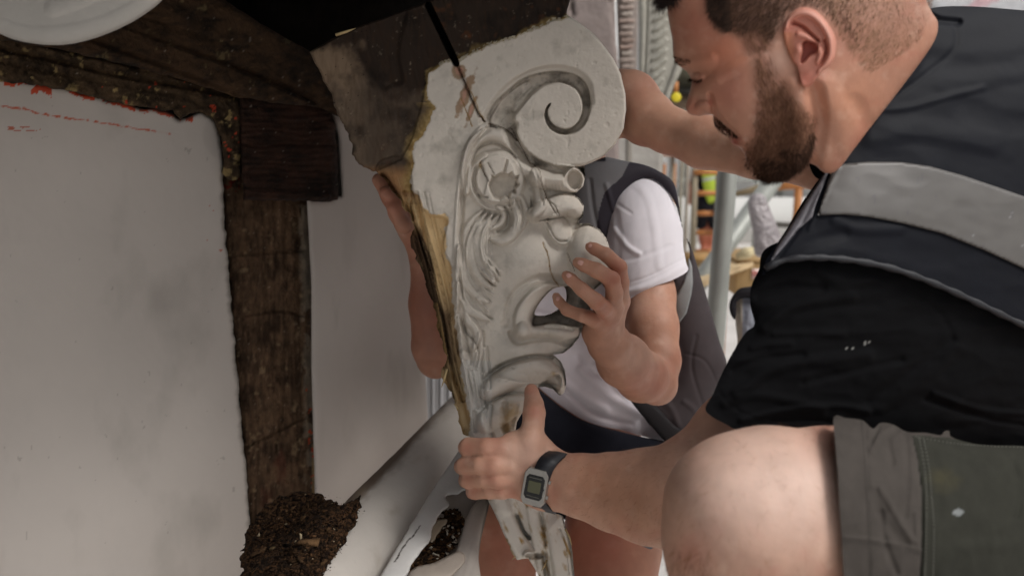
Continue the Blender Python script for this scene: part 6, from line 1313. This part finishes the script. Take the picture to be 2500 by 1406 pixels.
# neighbouring facade: plaster strip, brick pier, white pipe, carved corbel
nf = thing('neighbouring_facade', 'pale weathered facade with exposed brick strip seen above the scroll', 'building', tuple(P(1450, 300, 2.9)))
def col_pl(u, v, fb): return mixc(np.tile(srgb('8d807b'), (len(u), 1)) * (1 + .06 * fbm(u, v * .5, 30, 4, 3))[:, None], srgb('7a6c62'), np.clip(fbm(u, v, 20, 4, 8) - .3, 0, 1))
cr = Paint(1360, -80, 1520, 420, 3); cr.stroke([(1396, 0), (1398, 22), (1402, 40)], -14, 4, 'soft'); cr.stroke([(1490, 0), (1500, 60), (1506, 120)], -9, 4)
relief_obj('plaster_strip', Relief([(1340, -80), (1500, -80), (1502, 60), (1509, 160), (1512, 430), (1340, 430)], 2.9, step=5, plate=(10, 8), paint=cr, sm=False, edge=(2, 20, 2)), M_stone, nf, lambda u, v, fb: mixc(col_pl(u, v, fb), srgb('3c322c'), (np.hypot((u - 1397 - (v - 20) * .1) / 4, (v - 22) / 26) < 1) * .9))
relief_obj('mortar_bed', Relief([(1502, -80), (1562, -80), (1560, 200), (1512, 200), (1508, 100)], 2.93, step=5, plate=(4, 4), sm=False), M_stone, nf, srgb('988d86'))
M_brick = mat('old_brick', vcol=True, rough=.9, nscale=60, namt=.25, bump=.7, bscale=150, bdist=.003)
rb_ = np.random.default_rng(4)
for k in range(15):
    v = -50 + 16 * k; w0 = 1511 + 4 * ((k % 2)) + v * .01; w1 = 1550 - 3 * (k % 3)
    R = Relief([(w0, v), (w1, v + rb_.uniform(-1, 1)), (w1 + rb_.uniform(-2, 2), v + 11), (w0 + rb_.uniform(-1, 2), v + 12)], 2.905, step=3, plate=(4, 4), backflat=6, sm=False, edge=(2.0, 8, k))
    cc = srgb(['94776a', '8a7062', '9a8276', '857368', '9d9085'][rb_.integers(5)]); relief_obj('brick', R, M_brick, nf, mixc(cc[None], srgb('a99f97'), np.array([.15 + .5 * rb_.uniform()]))[0])
relief_obj('white_downpipe', Relief([(1560, -80), (1572, -80), (1566, 200), (1554, 200)], 2.75, step=3, k=.9, sm=False), M_white2, nf, None)
relief_obj('lower_wall', Relief([(1400, 300), (1500, 320), (1535, 330), (1620, 345), (1618, 430), (1400, 430)], 3.6, step=6, plate=(8, 8), sm=False), M_stone, nf, srgb('a8a39c'))
relief_obj('moulded_strip', Relief([(1528, 250), (1545, 250), (1542, 420), (1526, 420)], 3.4, step=4, plate=(5, 8), sm=False), M_stone, nf, srgb('857f76'))
corb = Paint(1560, -80, 1720, 340, 2)
for k in range(14):
    v = -60 + 24 * k; uc = 1612 - 0.035 * v - (max(v, 150) - 150) * 0.12
    corb.stroke([(uc - 14, v + 14, 4), (uc, v + 4, 7), (uc + 18, v - 10, 4)], 8, 1.0)
corb.stroke([(1580, -60), (1578, 60), (1572, 200), (1565, 300)], -6, 4); corb.stroke([(1660, 150), (1640, 210), (1620, 270)], 9, 10)
Rc = Relief([(1566, -80), (1640, -80), (1650, 20), (1658, 90), (1668, 150), (1664, 172), (1644, 214), (1628, 258), (1612, 262), (1588, 250), (1562, 200), (1560, 100)], 2.6, step=2.5, plate=(12, 20), paint=corb)
relief_obj('carved_corbel', Rc, M_stone, None, srgb('a5a196'), label='grey corbel carved with a slanting rope pattern behind the face of the front man', category='carved bracket')
# white tarpaulin above the front man's back
relief_obj('striped_awning', Relief([(2230, -60), (2700, -60), (2700, 60), (2400, 60), (2280, 40), (2262, 10)], 6.0, step=12, plate=(10, 6), sm=False), M_stone, None, lambda u, v, fb: mixc(np.tile(srgb('c6c6c8'), (len(u), 1)), srgb('c59aa0'), (np.abs(u - 2410 + v * 1.6) < 26) * .8), label='white awning with a pale red stripe above the vest collar', category='awning')
# neighbouring white buildings giving the yard its pale walls
for (nm, lo, hi, lb) in (('yard_wall', (9, -6, 0), (9.3, 13, 5), 'tall white yard wall to the right, out of view'),): tag(box(nm, lo, hi, M_farw), lb, 'wall')
